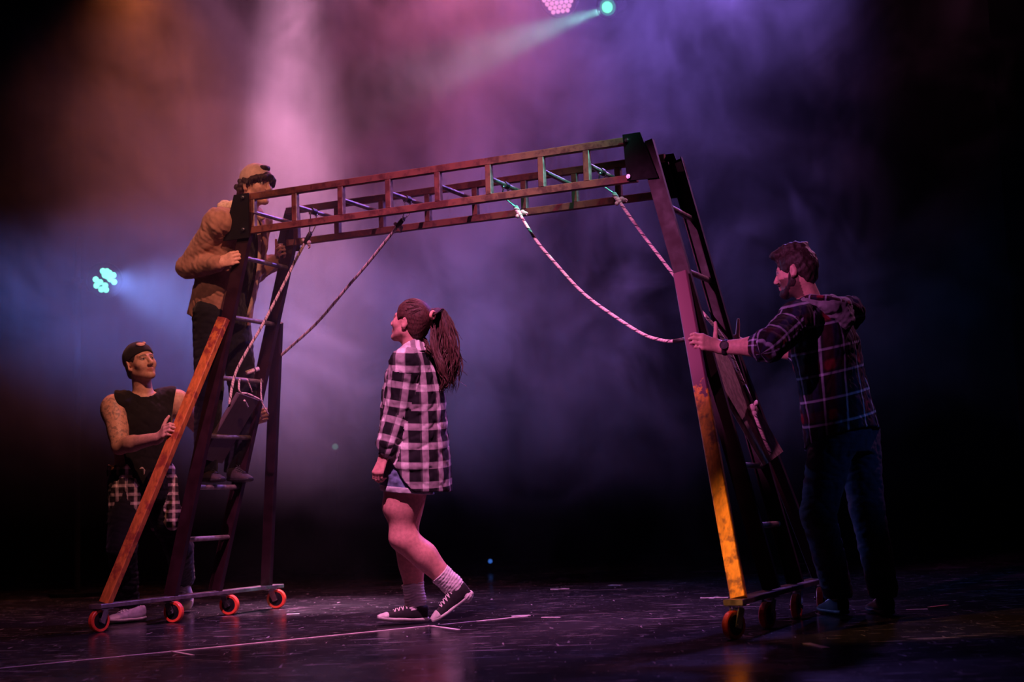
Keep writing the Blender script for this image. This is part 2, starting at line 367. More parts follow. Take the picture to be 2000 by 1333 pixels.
# marks on the floor
def flat_strip(a, b, wd, h=0.002):
    return MB().box(A3(*a) + A3(0, 0, h / 2 + 0.0005), A3(*b) + A3(0, 0, h / 2 + 0.0005), wd, h, (0, 0, 1), 0.0002)
t = flat_strip((-3.6, 4.80, 0), (0.03, 7.83, 0), 0.018).obj('seam_tape', TAPE); tag(t, 'long narrow pale tape line running across the stage floor under the girl', 'tape')
def mark(pts, wd, label, mat=TAPE, name='tape_mark'):
    b = MB()
    for a, c in pts: 
        q = flat_strip(a, c, wd); b.add(np.vstack(q.V), q.F)
    return tag(b.obj(name, mat), label, 'tape')
mark([((-.476, 7.433, 0), (-.313, 7.127, 0))], .022, 'short pale tape mark crossing the floor line at the girl\'s front shoe')
mark([((-1.58, 6.511, 0), (-1.432, 6.288, 0))], .018, 'short pale tape tick on the floor line in front of the left castors')
mark([((.212, 10.212, 0), (.345, 10.196, 0)), ((.25, 10.17, 0), (.31, 10.25, 0))], .035, 'small pale tape cross on the dark floor right of the walking girl')
mark([((.645, 10.467, 0), (.734, 10.413, 0))], .04, 'small pale tape dash far back on the floor halfway between girl and right ladder')
mark([((1.094, 8.8, 0), (1.257, 8.762, 0)), ((1.15, 8.73, 0), (1.20, 8.83, 0))], .03, 'pale tape cross on the floor just left of the front right castor')
mark([((1.972, 7.41, 0), (2.078, 7.396, 0))], .03, 'pale tape dash on the floor beside the hooded man\'s shoe')
mark([((2.125, 7.521, 0), (2.243, 7.616, 0))], .03, 'red tape dash on the floor furthest past the hooded man\'s shoe', TAPE_R)
mark([((-1.396, 8.601, 0), (-1.321, 8.607, 0))], .03, 'short pale tape dash on the floor beside the rear left castor')
mark([((-.051, 7.856, 0), (.047, 7.885, 0))], .03, 'pale tape scrap where the long floor line ends')
mark([((.108, 7.716, 0), (.208, 7.673, 0))], .02, 'thin pale tape scrap just beyond the end of the long floor line')
mark([((1.157, 5.906, 0), (1.194, 5.70, 0))], .035, 'pale grey scuffed tape patch on the floor in front of the right castors', plain('scuffed_tape', (.20, .17, .18), .5))


# ------------------------------------------------------------------ rolling ladder bridge
def rusty(name, base, rust, amt=0.5, rough=0.45):
    m = NT(name); v = m.coord(); n = m.noise(v, 14, 6, 0.65); n2 = m.noise(v, 70, 3); f = m.ramp(m.math('ADD', n, m.math('MULTIPLY', n2, 0.25)), 0.62 - amt * 0.25, 0.75 - amt * 0.1)
    m.set(m.mix(f, base, rust), m.ramp(f, 0, 1, rough, 0.75), 0, 0.5); m.bump(m.math('ADD', n2, f), 0.15, 0.002); return m.m
RAIL = rusty('rust_brown_tube', (0.085, 0.024, 0.022), (0.17, 0.050, 0.032), 0.5)
SIDE = plain('dark_maroon_rail', (0.022, 0.006, 0.010), 0.5, 0, 0.25, 12); SIDE.node_tree.nodes['Principled BSDF'].inputs['Specular IOR Level'].default_value = 0.25
RUNG = plain('worn_alloy_rung', (0.30, 0.24, 0.23), 0.38, 0.5, 0.35, 30)
PLATE = plain('black_gusset_plate', (0.006, 0.005, 0.006), 0.7, 0, 0.3, 20); PLATE.node_tree.nodes['Principled BSDF'].inputs['Specular IOR Level'].default_value = 0.15
BASE = plain('scuffed_base_steel', (0.14, 0.11, 0.12), 0.32, 0.3, 0.4, 18)
WHEEL = plain('red_polyurethane_wheel', (0.80, 0.075, 0.035), 0.42, 0, 0.2, 25)
HUB = plain('black_wheel_hub', (0.01, 0.01, 0.012), 0.35, 0, 0.2, 25)
def worn(name, a, b, paint, bare, dark):
    """paint worn away to bare yellow along the length: clean before a, mostly bare after b (metres from the top end)"""
    m = NT(name); v = m.coord(); L = m.sep(m.attr('suv').outputs['Vector'])[0]; n = m.noise(v, 24, 5, 0.62, 0.3); n2 = m.noise(v, 11, 4, 0.6)
    g = m.math('ADD', m.ramp(L, a, b, -0.45, 0.36), n); bare_f = m.ramp(g, 0.47, 0.53)
    c = m.mix(m.ramp(m.math('ADD', n2, m.math('MULTIPLY', n, 0.6)), 0.80, 0.98), bare, dark); c = m.mix(1.0, c, m.ramp(m.noise(m.mapping(v, (30, 30, 2.5)), 2, 3), 0.3, 0.7, 0.7, 1.12), 'MULTIPLY')
    m.set(m.mix(bare_f, paint, c), m.ramp(bare_f, 0, 1, 0.42, 0.5), 0, 0.45); m.bump(m.math('ADD', bare_f, n), 0.12, 0.002); return m.m
BRACE_R = worn('worn_yellow_brace', 0.35, 0.95, (0.15, 0.026, 0.070), (0.95, 0.36, 0.03), (0.28, 0.08, 0.03))
BRACE_L = worn('rusted_orange_brace', -0.9, 0.9, (0.24, 0.045, 0.028), (0.55, 0.17, 0.035), (0.30, 0.06, 0.025))
STICKER = plain('pink_sticker', (0.62, 0.30, 0.34), 0.5, 0, 0.15, 12)

BR = empty('rolling_ladder_bridge', G(0.85, 0.22, 0))
tag(BR, 'rust brown steel ladder bridge on two splayed ladder legs with red castors', 'ladder')
ZT, ZB = 2.419, 2.222
POSTS = [-0.29, 0, .307, .614, .921, 1.228, 1.535, 1.79]
for v in (0.0, 0.444):
    for z, nm in ((ZT, 'top_rail'), (ZB, 'bottom_rail')):
        MB().box(G(-0.36, v, z), G(2.06, v, z), 0.032, 0.040).obj(nm, RAIL, BR)
    for u in POSTS:
        o = MB().box(G(u, v, ZB + 0.02), G(u, v, ZT - 0.02), 0.034, 0.034, EU).obj('post', RAIL, BR); o.data.materials.append(RUNG)
        for f in o.data.polygons:          # face turned to the right-hand leg coloured paler, so the teal light shows
            if f.normal.dot(Vector(EU)) > 0.7: f.material_index = 1
for u in POSTS: MB().rod(G(u, 0.016, 2.330), G(u, 0.428, 2.330), 0.0125).obj('rung', RUNG, BR)
def channel(a, b, side, nm, mat):
    w, f, t = 0.040, 0.032, 0.005
    sec = [(0, -w), (f, -w), (f, -w + t), (t, -w + t), (t, w - t), (f, w - t), (f, w), (0, w)]
    if side < 0: sec = [(-x, y) for x, y in sec[::-1]]
    return MB().prism(sec, a, b, EU).obj(nm, mat, BR)
def ladder_end(s, top, bot, splits, bases, brace_mat):
    """top/bot = (u,z) of the leg line; bases = (v near brace, v near rail, v far rail, v far brace)"""
    lu = lambda z: bot[0] + (z - bot[1]) * (top[0] - bot[0]) / (top[1] - bot[1])
    lv = lambda z, vt, vb: vb + (z - bot[1]) * (vt - vb) / (top[1] - bot[1])
    vn = lambda z: lv(z, -0.018, bases[1]); vf = lambda z: lv(z, 0.462, bases[2])
    channel(G(top[0], vn(top[1]), top[1]), G(bot[0], bases[1], bot[1]), 1, 'side_rail', SIDE)
    channel(G(top[0], vf(top[1]), top[1]), G(bot[0], bases[2], bot[1]), -1, 'side_rail', SIDE)
    zs = splits[0]
    MB().box(G(lu(zs), vn(zs) - 0.024, zs), G(bot[0], bases[0], bot[1]), 0.040, 0.068, EU, 0.004).obj('brace', brace_mat[0], BR)
    zs = splits[1]
    MB().box(G(lu(zs), vf(zs) + 0.024, zs), G(bot[0], bases[3], bot[1]), 0.040, 0.068, EU, 0.004).obj('brace', brace_mat[1], BR)
    return lu, vn, vf
LL = ladder_end(-1, (-0.31, 2.33), (-0.87, 0.150), (1.72, 1.75), (-0.585, -0.055, 0.39, 0.90), (BRACE_L, SIDE))
LR = ladder_end(1, (2.115, 2.40), (2.665, 0.170), (1.70, 1.40), (-0.63, -0.11, 0.36, 0.83), (BRACE_R, SIDE))
for z in (2.075, 1.735, 1.390, 1.058, 0.765, 0.468): MB().rod(G(LL[0](z), LL[1](z) + 0.004, z), G(LL[0](z), LL[2](z) - 0.004, z), 0.0145).obj('rung', RUNG, BR)
for z in (2.07, 1.73, 1.385, 1.05, 0.755, 0.465): MB().rod(G(LR[0](z), LR[1](z) + 0.004, z), G(LR[0](z), LR[2](z) - 0.004, z), 0.0145).obj('rung', RUNG, BR)
def gusset(pts, v, nm='gusset_plate'):
    V = [G(u, v - 0.006, z) for u, z in pts] + [G(u, v + 0.006, z) for u, z in pts]; n = len(pts)
    F = [tuple(range(n)), tuple(range(2 * n - 1, n - 1, -1))] + [(i, n + i, n + (i + 1) % n, (i + 1) % n) for i in range(n)]
    return mesh_obj(nm, V, F, PLATE, BR, False)
LP = [(-0.295, 2.175), (-0.295, 2.435), (-0.395, 2.435), (-0.475, 2.175)]
RP = [(2.02, 2.205), (2.185, 2.20), (2.10, 2.445), (2.005, 2.445)]
for pts, bu in ((LP, -0.326), (RP, 2.031)):
    for v, sg in ((-0.036, -1), (0.480, 1)):
        p = gusset(pts, v)
        for z in (2.412, 2.224):
            MB().rod(G(bu, v + sg * 0.004, z), G(bu, v + sg * 0.018, z), 0.012, 6).rod(G(bu, v + sg * 0.018, z), G(bu, v + sg * 0.023, z), 0.006, 8).obj('bolt', STEEL, p)
        # the bent lap that joins the plate to the rail of the leg
MB().box(G(2.135, 0.4555, 2.39), G(2.160, 0.4555, 2.29), 0.003, 0.050, EU).obj('sticker', STICKER, BR, label='faded pink sticker at the head of the far rail')
def base_end(u, v0, v1, zt, wheels, swiv):
    MB().box(G(u, v0, zt - 0.012), G(u, v1, zt - 0.012), 0.085, 0.024, (0, 0, 1), 0.003).obj('base_bar', BASE, BR)
    for v, ang in zip(wheels, swiv):
        c = A3(math.cos(ang), math.sin(ang), 0); q = A3(-c[1], c[0], 0); P = G(u, v, 0); W = P + c * 0.028; top = zt - 0.024; R = 0.061
        cs = empty('castor', P); cs.parent = BR; cs.location = Vector(P) - Vector(wloc(BR))
        MB().box(P + A3(0, 0, top - 0.005) - c * 0.04, P + A3(0, 0, top - 0.005) + c * 0.04, 0.07, 0.006).rod(P + A3(0, 0, top - 0.006), P + A3(0, 0, top - 0.02), 0.026, 12).obj('swivel_plate', STEEL, cs)
        k = MB()
        for sg in (-1, 1):
            k.prism([(-0.003, -0.018), (0.003, -0.018), (0.003, 0.018), (-0.003, 0.018)], P + q * sg * 0.024 + A3(0, 0, top - 0.014), W + q * sg * 0.024 + A3(0, 0, R - 0.012), c)
            k.rod(W + q * sg * 0.026 + A3(0, 0, R), W + q * sg * 0.033 + A3(0, 0, R), 0.010, 8)
        k.obj('fork', STEEL if ang < 0 else BLACKM, cs)
        a, b = W - q * 0.019 + A3(0, 0, R), W + q * 0.019 + A3(0, 0, R)
        t = np.linspace(0, 2 * np.pi, 28, endpoint=False); x, y, z = frame(b - a); V = []; F = []
        prof = [(-0.016, 0.044), (-0.016, R - 0.004), (-0.012, R), (0.012, R), (0.016, R - 0.004), (0.016, 0.044)]
        for tt in t:
            for s_, r_ in prof: V.append(W + A3(0, 0, R) + z * s_ + (x * np.cos(tt) + y * np.sin(tt)) * r_)
        m_ = len(prof)
        for i in range(28):
            for j in range(m_): F.append((i * m_ + j, i * m_ + (j + 1) % m_, ((i + 1) % 28) * m_ + (j + 1) % m_, ((i + 1) % 28) * m_ + j))
        mesh_obj('tyre', V, F, WHEEL, cs, False)
        MB().rod(W - q * 0.014 + A3(0, 0, R), W + q * 0.014 + A3(0, 0, R), 0.0455, 24).rod(W - q * 0.02 + A3(0, 0, R), W + q * 0.02 + A3(0, 0, R), 0.016, 12).obj('hub', HUB, cs)
base_end(-0.87, -0.665, 1.03, 0.150, (-0.60, -0.05, 0.47, 0.96), (-2.2, -0.35, -0.25, -0.15))
base_end(2.665, -0.72, 1.05, 0.170, (-0.66, -0.15, 0.36, 0.86), (-2.45, -2.2, -2.0, -1.9))

# ------------------------------------------------------------------ rope swings hung from the bridge
def rope_mat():
    m = NT('braided_rope'); u = m.attr('suv').outputs['Vector']; s = m.sep(u); f = m.math('FRACT', m.math('ADD', m.math('MULTIPLY', s[0], 16.0), s[1])); g = m.math('FRACT', m.math('ADD', m.math('MULTIPLY', s[0], 70.0), s[1]))
    dark = m.math('MULTIPLY', m.ramp(f, 0.80, 0.84), m.math('SUBTRACT', 1.0, m.ramp(f, 0.94, 0.98)))
    m.set(m.mix(dark, m.mix(m.ramp(g, 0.3, 0.6), (0.62, 0.46, 0.44), (0.85, 0.66, 0.62)), (0.05, 0.03, 0.04)), 0.8); m.bump(g, 0.4, 0.003); return m.m
ROPE = rope_mat(); SLEEVE = plain('black_heat_shrink', (0.015, 0.013, 0.015), 0.5)
SEAT = None
m = NT('grained_swing_board'); v = m.attr('suv').outputs['Vector']; vo = m.coord(); gr = m.noise(m.mapping(vo, (40, 40, 3)), 1.5, 4, 0.6, 0.6)
m.set(m.mix(m.ramp(gr, 0.35, 0.65), (0.20, 0.115, 0.10), (0.42, 0.27, 0.24)), 0.5); m.bump(gr, 0.2, 0.003); SEAT = m.m
m = NT('dark_swing_board'); vo = m.coord(); gr = m.noise(m.mapping(vo, (40, 40, 3)), 1.5, 4, 0.6, 0.6); m.set(m.mix(gr, (0.07, 0.045, 0.06), (0.12, 0.08, 0.10)), 0.6); SEAT_D = m.m
def clamp(root, u, v, tip, sleeve, tassel=True):
    c = G(u, v, 2.330); q = EV; k = MB()
    k.rod(c - q * 0.022, c + q * 0.022, 0.019, 12).obj('rung_collar', BLACKM, root)
    b = MB(); tip = A3(*tip)
    for sg in (-1, 1):
        p = c + q * sg * 0.030 - A3(0, 0, 0.016); b.ball(p, 0.010).tube(bez([p, p - A3(0, 0, 0.05), tip + q * sg * 0.012, tip]), 0.0032, 6)
    b.ring(tip - A3(0, 0, 0.004), EU, 0.011, 0.004, 14, 6)
    b.obj('shackle', STEEL, root, True)
def swing(label, ropes, board, bmat, clamps):
    root = empty('rope_swing', ropes[0][0][0]); tag(root, label, 'swing', None)
    for (u, v, tip, sl) in clamps: clamp(root, u, v, tip, sl)
    for pts, sl, tail in ropes:
        P = bez(pts, 48); r = MB().tube(P, 0.0085, 8); 
        o = r.obj('rope', ROPE, root, True)
        d = norm(P[1] - P[0]); smat = SLEEVE if sl == 'dark' else ROPE
        MB().tube([P[0] - d * 0.012, P[0] - d * 0.005, P[0] + d * 0.055, P[0] + d * 0.06], [0.006, 0.0135, 0.0135, 0.009], 10).obj('rope_sleeve', smat, o, True)
        q = norm(np.cross(d, A3(0, 1, 0.2)))
        MB().ball(P[0] + d * 0.045 + q * 0.018, 0.014).ball(P[0] + d * 0.055 + q * 0.026, 0.010).ball(P[0] + d * 0.05 - q * 0.016, 0.012).tube(bez([P[0] + d * 0.05 + q * 0.02, P[0] + d * 0.06 + q * 0.035, P[0] + d * 0.075 + q * 0.03], 6), 0.006, 6).obj('knot', ROPE, o, True)
        if tail: MB().tube([P[-1] - norm(P[-1] - P[-2]) * 0.005, P[-1] + norm(P[-1] - P[-2]) * tail], 0.0105, 8).obj('rope_end', SLEEVE, o, True)
    a, b, wdir, wd, th = board
    x = norm(A3(*b) - A3(*a)); wv = norm(wdir - x * (np.asarray(wdir) @ x))
    MB().box(a, b, th, wd, wv, 0.006).obj('seat', bmat, root)
    return root

LS = swing('dark board rope swing pulled up and threaded through the left ladder', [
    ([G(-.026, .18, 2.198), G(-.119, .163, 2.046), G(-.199, .15, 1.905), G(-.336, .126, 1.675), G(-.432, .106, 1.531), G(-.505, .095, 1.401), G(-.545, .095, 1.24)], 'dark', 0),
    ([G(.58, .2, 2.214), G(.287, .31, 2.018), G(.114, .368, 1.908), G(-.165, .458, 1.724), G(-.431, .522, 1.581), G(-.585, .53, 1.48), G(-.605, .40, 1.29)], 'dark', 0)],
    (G(-.508, .225, 1.290), G(-.735, .165, .925), EV, 0.225, 0.028), SEAT_D, [(0, .18, G(-.02, .18, 2.205), 0), (.614, .20, G(.588, .20, 2.222), 0)])
k = MB(); k.tube(bez([G(-.49, .12, 1.385), G(-.492, .125, 1.31), G(-.492, .21, 1.302), G(-.492, .335, 1.272)], 20), 0.006, 6)
k.tube(bez([G(-.47, .17, 1.385), G(-.482, .235, 1.315)], 6), 0.004, 6).tube(bez([G(-.49, .335, 1.40), G(-.49, .34, 1.27), G(-.485, .40, 1.19)], 10), 0.0045, 6)
k.tube(bez([G(-.475, .145, 1.26), G(-.487, .18, 1.245), G(-.50, .215, 1.225)], 8), 0.006, 6); k.obj('rope_loop', ROPE, LS, True)
MB().rod(G(-.49, .19, 1.425), G(-.455, .262, 1.452), 0.013, 12).obj('rope_end', ROPE, LS, True)
RS = swing('pale board rope swing propped inside the right ladder beside the gripping hand', [
    ([G(1.286, .2, 2.198), G(1.41, .171, 2.003), G(1.532, .153, 1.855), G(1.683, .132, 1.688), G(1.851, .118, 1.553), G(2.015, .104, 1.44), G(2.117, .099, 1.40), G(2.177, .095, 1.39), G(2.26, .088, 1.392), G(2.36, .075, 1.34)], 'pale', 0),
    ([G(1.856, .2, 2.2), G(1.993, .205, 1.984), G(2.165, .212, 1.731), G(2.276, .215, 1.568), G(2.403, .218, 1.39), G(2.503, .2, 1.148)], 'pale', 0.12)],
    (G(2.362, .075, 1.345), G(2.622, .214, .785), A3(*(G(2.60, .40, .95) - G(2.45, .02, 1.02))), 0.20, 0.030), SEAT, [(1.228, .20, G(1.280, .20, 2.208), 0), (1.79, .20, G(1.850, .20, 2.210), 0)])
k = MB(); k.ball(G(2.545, .165, 1.035), 0.022).ball(G(2.552, .16, 1.005), 0.018).tube(bez([G(2.545, .165, 1.03), G(2.57, .15, 1.065), G(2.575, .13, 1.05)], 8), 0.008, 8)
k.tube(bez([G(2.55, .165, 1.02), G(2.573, .146, .962), G(2.60, .150, .88), G(2.627, .157, .805)], 16), 0.0085, 8); k.obj('knot', ROPE, RS, True)
MB().rod(G(2.18, .088, 1.389), G(2.26, .084, 1.392), 0.0105, 10).obj('rope_end', SLEEVE, RS, True)


# ------------------------------------------------------------------ stage lamps that are in view
MINT = glow('mint_led', (0.20, 0.95, 0.68), 1.9); PINKL = glow('pink_led', (1.0, 0.36, 0.68), 1.15); GREENL = glow('green_lens', (0.16, 1.0, 0.58), 1.4)
GREEND = glow('green_lens_rim', (0.03, 0.5, 0.28), 0.5); BLUEL = glow('blue_led', (0.06, 0.22, 0.9), 0.5); DIML = glow('dim_green_led', (0.10, 0.30, 0.22), 0.35)
MATTE = plain('matte_black_lamp_body', (0.003, 0.003, 0.003), 0.9, 0, 0.2, 20); MATTE.node_tree.nodes['Principled BSDF'].inputs['Specular IOR Level'].default_value = 0.05
def par(root, c, aim, R, depth, leds, rl, gm, name='led'):
    c = A3(*c); a = norm(aim); x, y, _ = frame(a)
    MB().rod(c - a * depth, c - a * 0.012, R * 1.12, 24, R * 1.25).rod(c - a * (depth + 0.05), c - a * depth, R * 0.7, 20).obj('housing', MATTE, root)
    MB().ring(c - a * 0.008, a, R * 1.22, 0.008, 28, 6).obj('rim', MATTE, root, True)
    for px, py in leds: 
        p = c + x * px + y * py; MB().ball(p, rl, 10, np.array([x, y, a * 0.35])).obj(name, gm, root, True)
    return x, y
def yoke(root, c, aim, R, to):
    x = norm(np.cross(aim, A3(0, 0, 1))); c = A3(*c) - norm(aim) * 0.08; u = norm(A3(*to) - c); h = R * 1.5
    k = MB()
    for s in (-1, 1): k.box(c + x * s * h, c + x * s * h + u * R * 1.9, 0.03, 0.005, x)
    k.box(c - x * h + u * R * 1.9, c + x * h + u * R * 1.9, 0.03, 0.005, u).rod(c + u * R * 1.9, A3(*to), 0.012, 8); k.obj('yoke', MATTE, root)
toc = lambda p: norm(A3(0, 0, 0.6) - A3(*p))
# boom with the mint lamp
P = A3(-3.27, 11.355, 2.517); t = empty('boom_lamp', (P[0] - .25, P[1] + .1, 0)); tag(t, 'small mint green multi-lens lamp glowing above the man in black top', 'stage lamp')
px = [(200, 531), (208, 531), (213, 534), (204, 539), (209, 541), (221, 538), (215, 546), (223, 551), (187, 548), (196, 553), (189, 560), (206, 559), (199, 567), (208, 567)]
aim = norm(toc(P) + A3(.30, 0, -.05)); x, y, _ = frame(aim)
par(t, P, aim, 0.115, 0.16, [((u - 205) / 242, -(w_ - 549) / 242) if x[0] > 0 else (-(u - 205) / 242, -(w_ - 549) / 242) for u, w_ in px], 0.025, MINT)
yoke(t, P, aim, 0.115, P + A3(-.25, .1, .02)); bx = A3(P[0] - .25, P[1] + .1, 0)
MB().rod(bx + A3(0, 0, .03), bx + A3(0, 0, 2.9), 0.024, 12).obj('pole', MATTE, t); MB().rod(bx + A3(0, 0, 0.001), bx + A3(0, 0, .03), 0.22, 24).obj('base', MATTE, t)
# batten with the two lamps at the top edge
bt = MB().rod((-5.5, 11.35, 5.30), (5.5, 11.35, 5.30), 0.024, 12).obj('lighting_batten_1', BLACKM); bt['kind'] = 'structure'
for xx in (-4, 0, 4): MB().rod((xx, 11.35, 5.32), (xx, 11.35, 7.6), 0.006, 6).obj('cable', BLACKM, bt)
P = A3(.469, 11.11, 4.66); t = empty('wash_lamp', (P[0], P[1] + .2, 5.30)); tag(t, 'pink honeycomb wash lamp at the top edge above the bridge', 'stage lamp')
hexs = [(a * .040 + (b % 2) * .020, b * .035) for a in range(-4, 5) for b in range(-4, 5) if math.hypot(a * .040 + (b % 2) * .020, b * .035) < 0.125]
aim = norm(toc(P) + A3(-.25, 0, -.15)); par(t, P, aim, 0.125, 0.18, hexs, 0.019, PINKL); yoke(t, P, aim, 0.125, (P[0], P[1] + .2, 5.29))
P = A3(.861, 11.117, 4.573); t = empty('beam_lamp', (P[0], P[1] + .2, 5.30)); tag(t, 'green single-lens beam lamp at the top edge to the right of the pink one', 'stage lamp')
aim = norm(toc(P) + A3(-.45, 0, -.1)); x, y = par(t, P, aim, 0.075, 0.22, [], 0, GREENL)
MB().ball(P, 0.047, 16, np.array([x, y, aim * .3])).obj('lens', GREENL, t, True); MB().rod(P - aim * .012, P - aim * .004, 0.068, 24).obj('lens_rim', GREEND, t)
yoke(t, P, aim, 0.075, (P[0], P[1] + .2, 5.29))
# small lamps low at the back
P = A3(-.267, 13.15, .10); t = empty('floor_lamp', (P[0], P[1], 0)); tag(t, 'small blue lamp glowing on the floor at the back, past the girl\'s shoes', 'stage lamp')
aim = toc(P); x, y = par(t, P, aim, 0.05, 0.10, [], 0, BLUEL); MB().ball(P, 0.020, 12, np.array([x, y, aim * .3])).obj('lens', BLUEL, t, True)
MB().box(P + A3(-.08, .05, -.097), P + A3(.08, .05, -.097), 0.10, 0.004).box(P + A3(0, .06, -.095), P + A3(0, .06, -.04), 0.03, 0.02, (1, 0, 0)).obj('base', MATTE, t)
P = A3(-1.645, 13.0, 1.187); t = empty('stand_lamp', (P[0], P[1] + .12, 0)); tag(t, 'faint greenish lamp in the haze at the back, left of the girl', 'stage lamp')
aim = toc(P); x, y = par(t, P, aim, 0.04, 0.10, [], 0, DIML); MB().ball(P, 0.028, 12, np.array([x, y, aim * .3])).obj('lens', DIML, t, True)
bx = A3(P[0], P[1] + .12, 0); MB().rod(bx + A3(0, 0, .02), bx + A3(0, 0, 1.19), 0.015, 10).obj('pole', MATTE, t); MB().rod(bx + A3(0, 0, .001), bx + A3(0, 0, .02), 0.15, 20).obj('base', MATTE, t)


# ------------------------------------------------------------------ people: shared builders
H = 0.0052
def frame_of(fwd, up):
    u = norm(up); f = norm(np.asarray(fwd, float) - u * (np.asarray(fwd, float) @ u)); return np.array([np.cross(f, u), f, u])      # rows: right, forward, up
class Person:
    def __init__(s, J, fwd, hfwd, hup, hs=1.0): 
        s.J = {k: A3(*v) for k, v in J.items()}; s.R = frame_of(fwd, (0, 0, 1)); s.HR = frame_of(hfwd, hup); s.hs = hs
    def T(s, x, y, z): return s.J['head'] + (s.HR[0] * x + s.HR[1] * y + s.HR[2] * z) * s.hs
    def hl(s, V): return ((V - s.J['head']) @ s.HR.T) / s.hs
    def vol(s, keys, pad, h=H):
        P = np.array([s.J[k] for k in keys]); return Vol(P.min(0) - pad, P.max(0) + pad, h)
ALL = ('head', 'neck', 'pelvis', 'shR', 'shL', 'elR', 'elL', 'wrR', 'wrL', 'knR', 'knL', 'hipR', 'hipL', 'knR_', 'knL_', 'anR', 'anL', 'heR', 'heL', 'toR', 'toL')
def add_head(F, p, nose=1.0, chin=1.0):
    T, R, s = p.T, p.HR, p.hs
    F.ell(T(0, -.012, .028), A3(.074, .094, .086) * s, R, 0.01).ell(T(0, .026, -.030), A3(.060, .062, .086) * s, R, 0.03)
    for q in (-1, 1):
        F.cone(T(.048 * q, .0, -.060), T(.012 * q, .066, -.100), .020 * s, .017 * s * chin, 0.025).ell(T(.040 * q, .056, -.028), .021 * s, R, 0.03)
    F.ell(T(0, .076, -.101), A3(.020, .017, .015) * s * chin, R, 0.015)
    for q in (-1, 1):
        F.ell(T(.031 * q, .098, -.001), A3(.019, .016, .011) * s, R, 0.012, 's').ell(T(.031 * q, .0775, -.001), .0125 * s, R, 0.002)
        F.cone(T(.046 * q, .070, .019), T(.013 * q, .087, .016), .008 * s, .008 * s, 0.010)
    F.cone(T(0, .086, .008), T(0, .109 + .004 * (nose - 1), -.033), .0075 * s, .0115 * s * nose, 0.012)
    for q in (-1, 1): F.ell(T(.0115 * q, .100, -.038), .0090 * s, R, 0.006)
    for q in (-1, 1):
        F.cone(T(.021 * q, .080, -.066), T(0, .092, -.0625), .005 * s, .0065 * s, 0.006).cone(T(.018 * q, .080, -.073), T(0, .090, -.0750), .005 * s, .0075 * s, 0.006)
    F.cone(T(-.024, .084, -.069), T(.024, .084, -.069), .0025, .0025, 0.003, 's')
    for q in (-1, 1):
        E = np.array([norm(R[0] * q + R[1] * -.45), norm(R[1] + R[0] * q * .45), R[2]])
        F.ell(T(.080 * q, -.014, -.010), A3(.008, .019, .032) * s, E, 0.008).ell(T(.090 * q, -.010, -.008), A3(.006, .010, .019) * s, E, 0.004, 's').ell(T(.077 * q, -.006, -.036), .009 * s, E, 0.006)
    F.cone(p.J['neck'] - A3(0, 0, .03), T(0, -.022, -.055), .060 * s, .054 * s, 0.03)
def hand(F, w, kn, pdir, tdir, curl=(25, 80, 55), s=1.0, thumb=(0.75, 0.5, 0.25), tcurl=30, spread=0.0, k=0.006):
    """w wrist, kn middle knuckle, pdir the side the fingers close to, tdir the thumb side"""
    w = np.asarray(w, float); kn = np.asarray(kn, float); f = norm(kn - w); t = norm(np.asarray(tdir, float) - f * (f @ np.asarray(tdir, float))); p = np.cross(f, t)
    if p @ np.asarray(pdir, float) < 0: p = -p
    L = np.linalg.norm(kn - w); off = (.030, .010, -.010, -.029); ll = ((.041, .024, .020), (.045, .028, .021), (.042, .026, .020), (.033, .019, .018)); rr = (.0092, .0095, .0090, .0080)
    F.cone(w - f * .03, w + f * .012, .026 * s, .027 * s, 0.015, flat=p, f=0.72)
    for i in range(4):
        b = w + f * (L * (0.99, 1.0, .97, .91)[i]) + t * off[i] * s - p * .002
        F.cone(w + f * .01 + t * off[i] * .5 * s, b, .0150 * s, .0115 * s, 0.012, flat=p, f=0.85)
        a = 0; q = b; r = rr[i] * s
        for j in range(3):
            a += math.radians(curl[j] * (1 + spread * (i - 1.5) * .12)); e = q + (f * math.cos(a) + p * math.sin(a)) * ll[i][j] * s; F.cone(q, e, r, r * .92, k * .5 if j else k); q = e; r *= .92
    b = w + f * L * .30 + t * .026 * s + p * .006; d = norm(f * thumb[0] + t * thumb[1] + p * thumb[2]); F.cone(w + f * .018 + t * .014 * s, b, .015 * s, .0135 * s, 0.010)
    for j, l in enumerate((.036, .032, .026)):
        e = b + d * l * s; F.cone(b, e, (.0125, .0108, .0098)[j] * s, (.0108, .0098, .0085)[j] * s, 0.004); b = e
        c = math.radians(tcurl) * (1 if j else .4); d = norm(d * math.cos(c) + norm(f * .5 + p * .8 - t * .4) * math.sin(c))
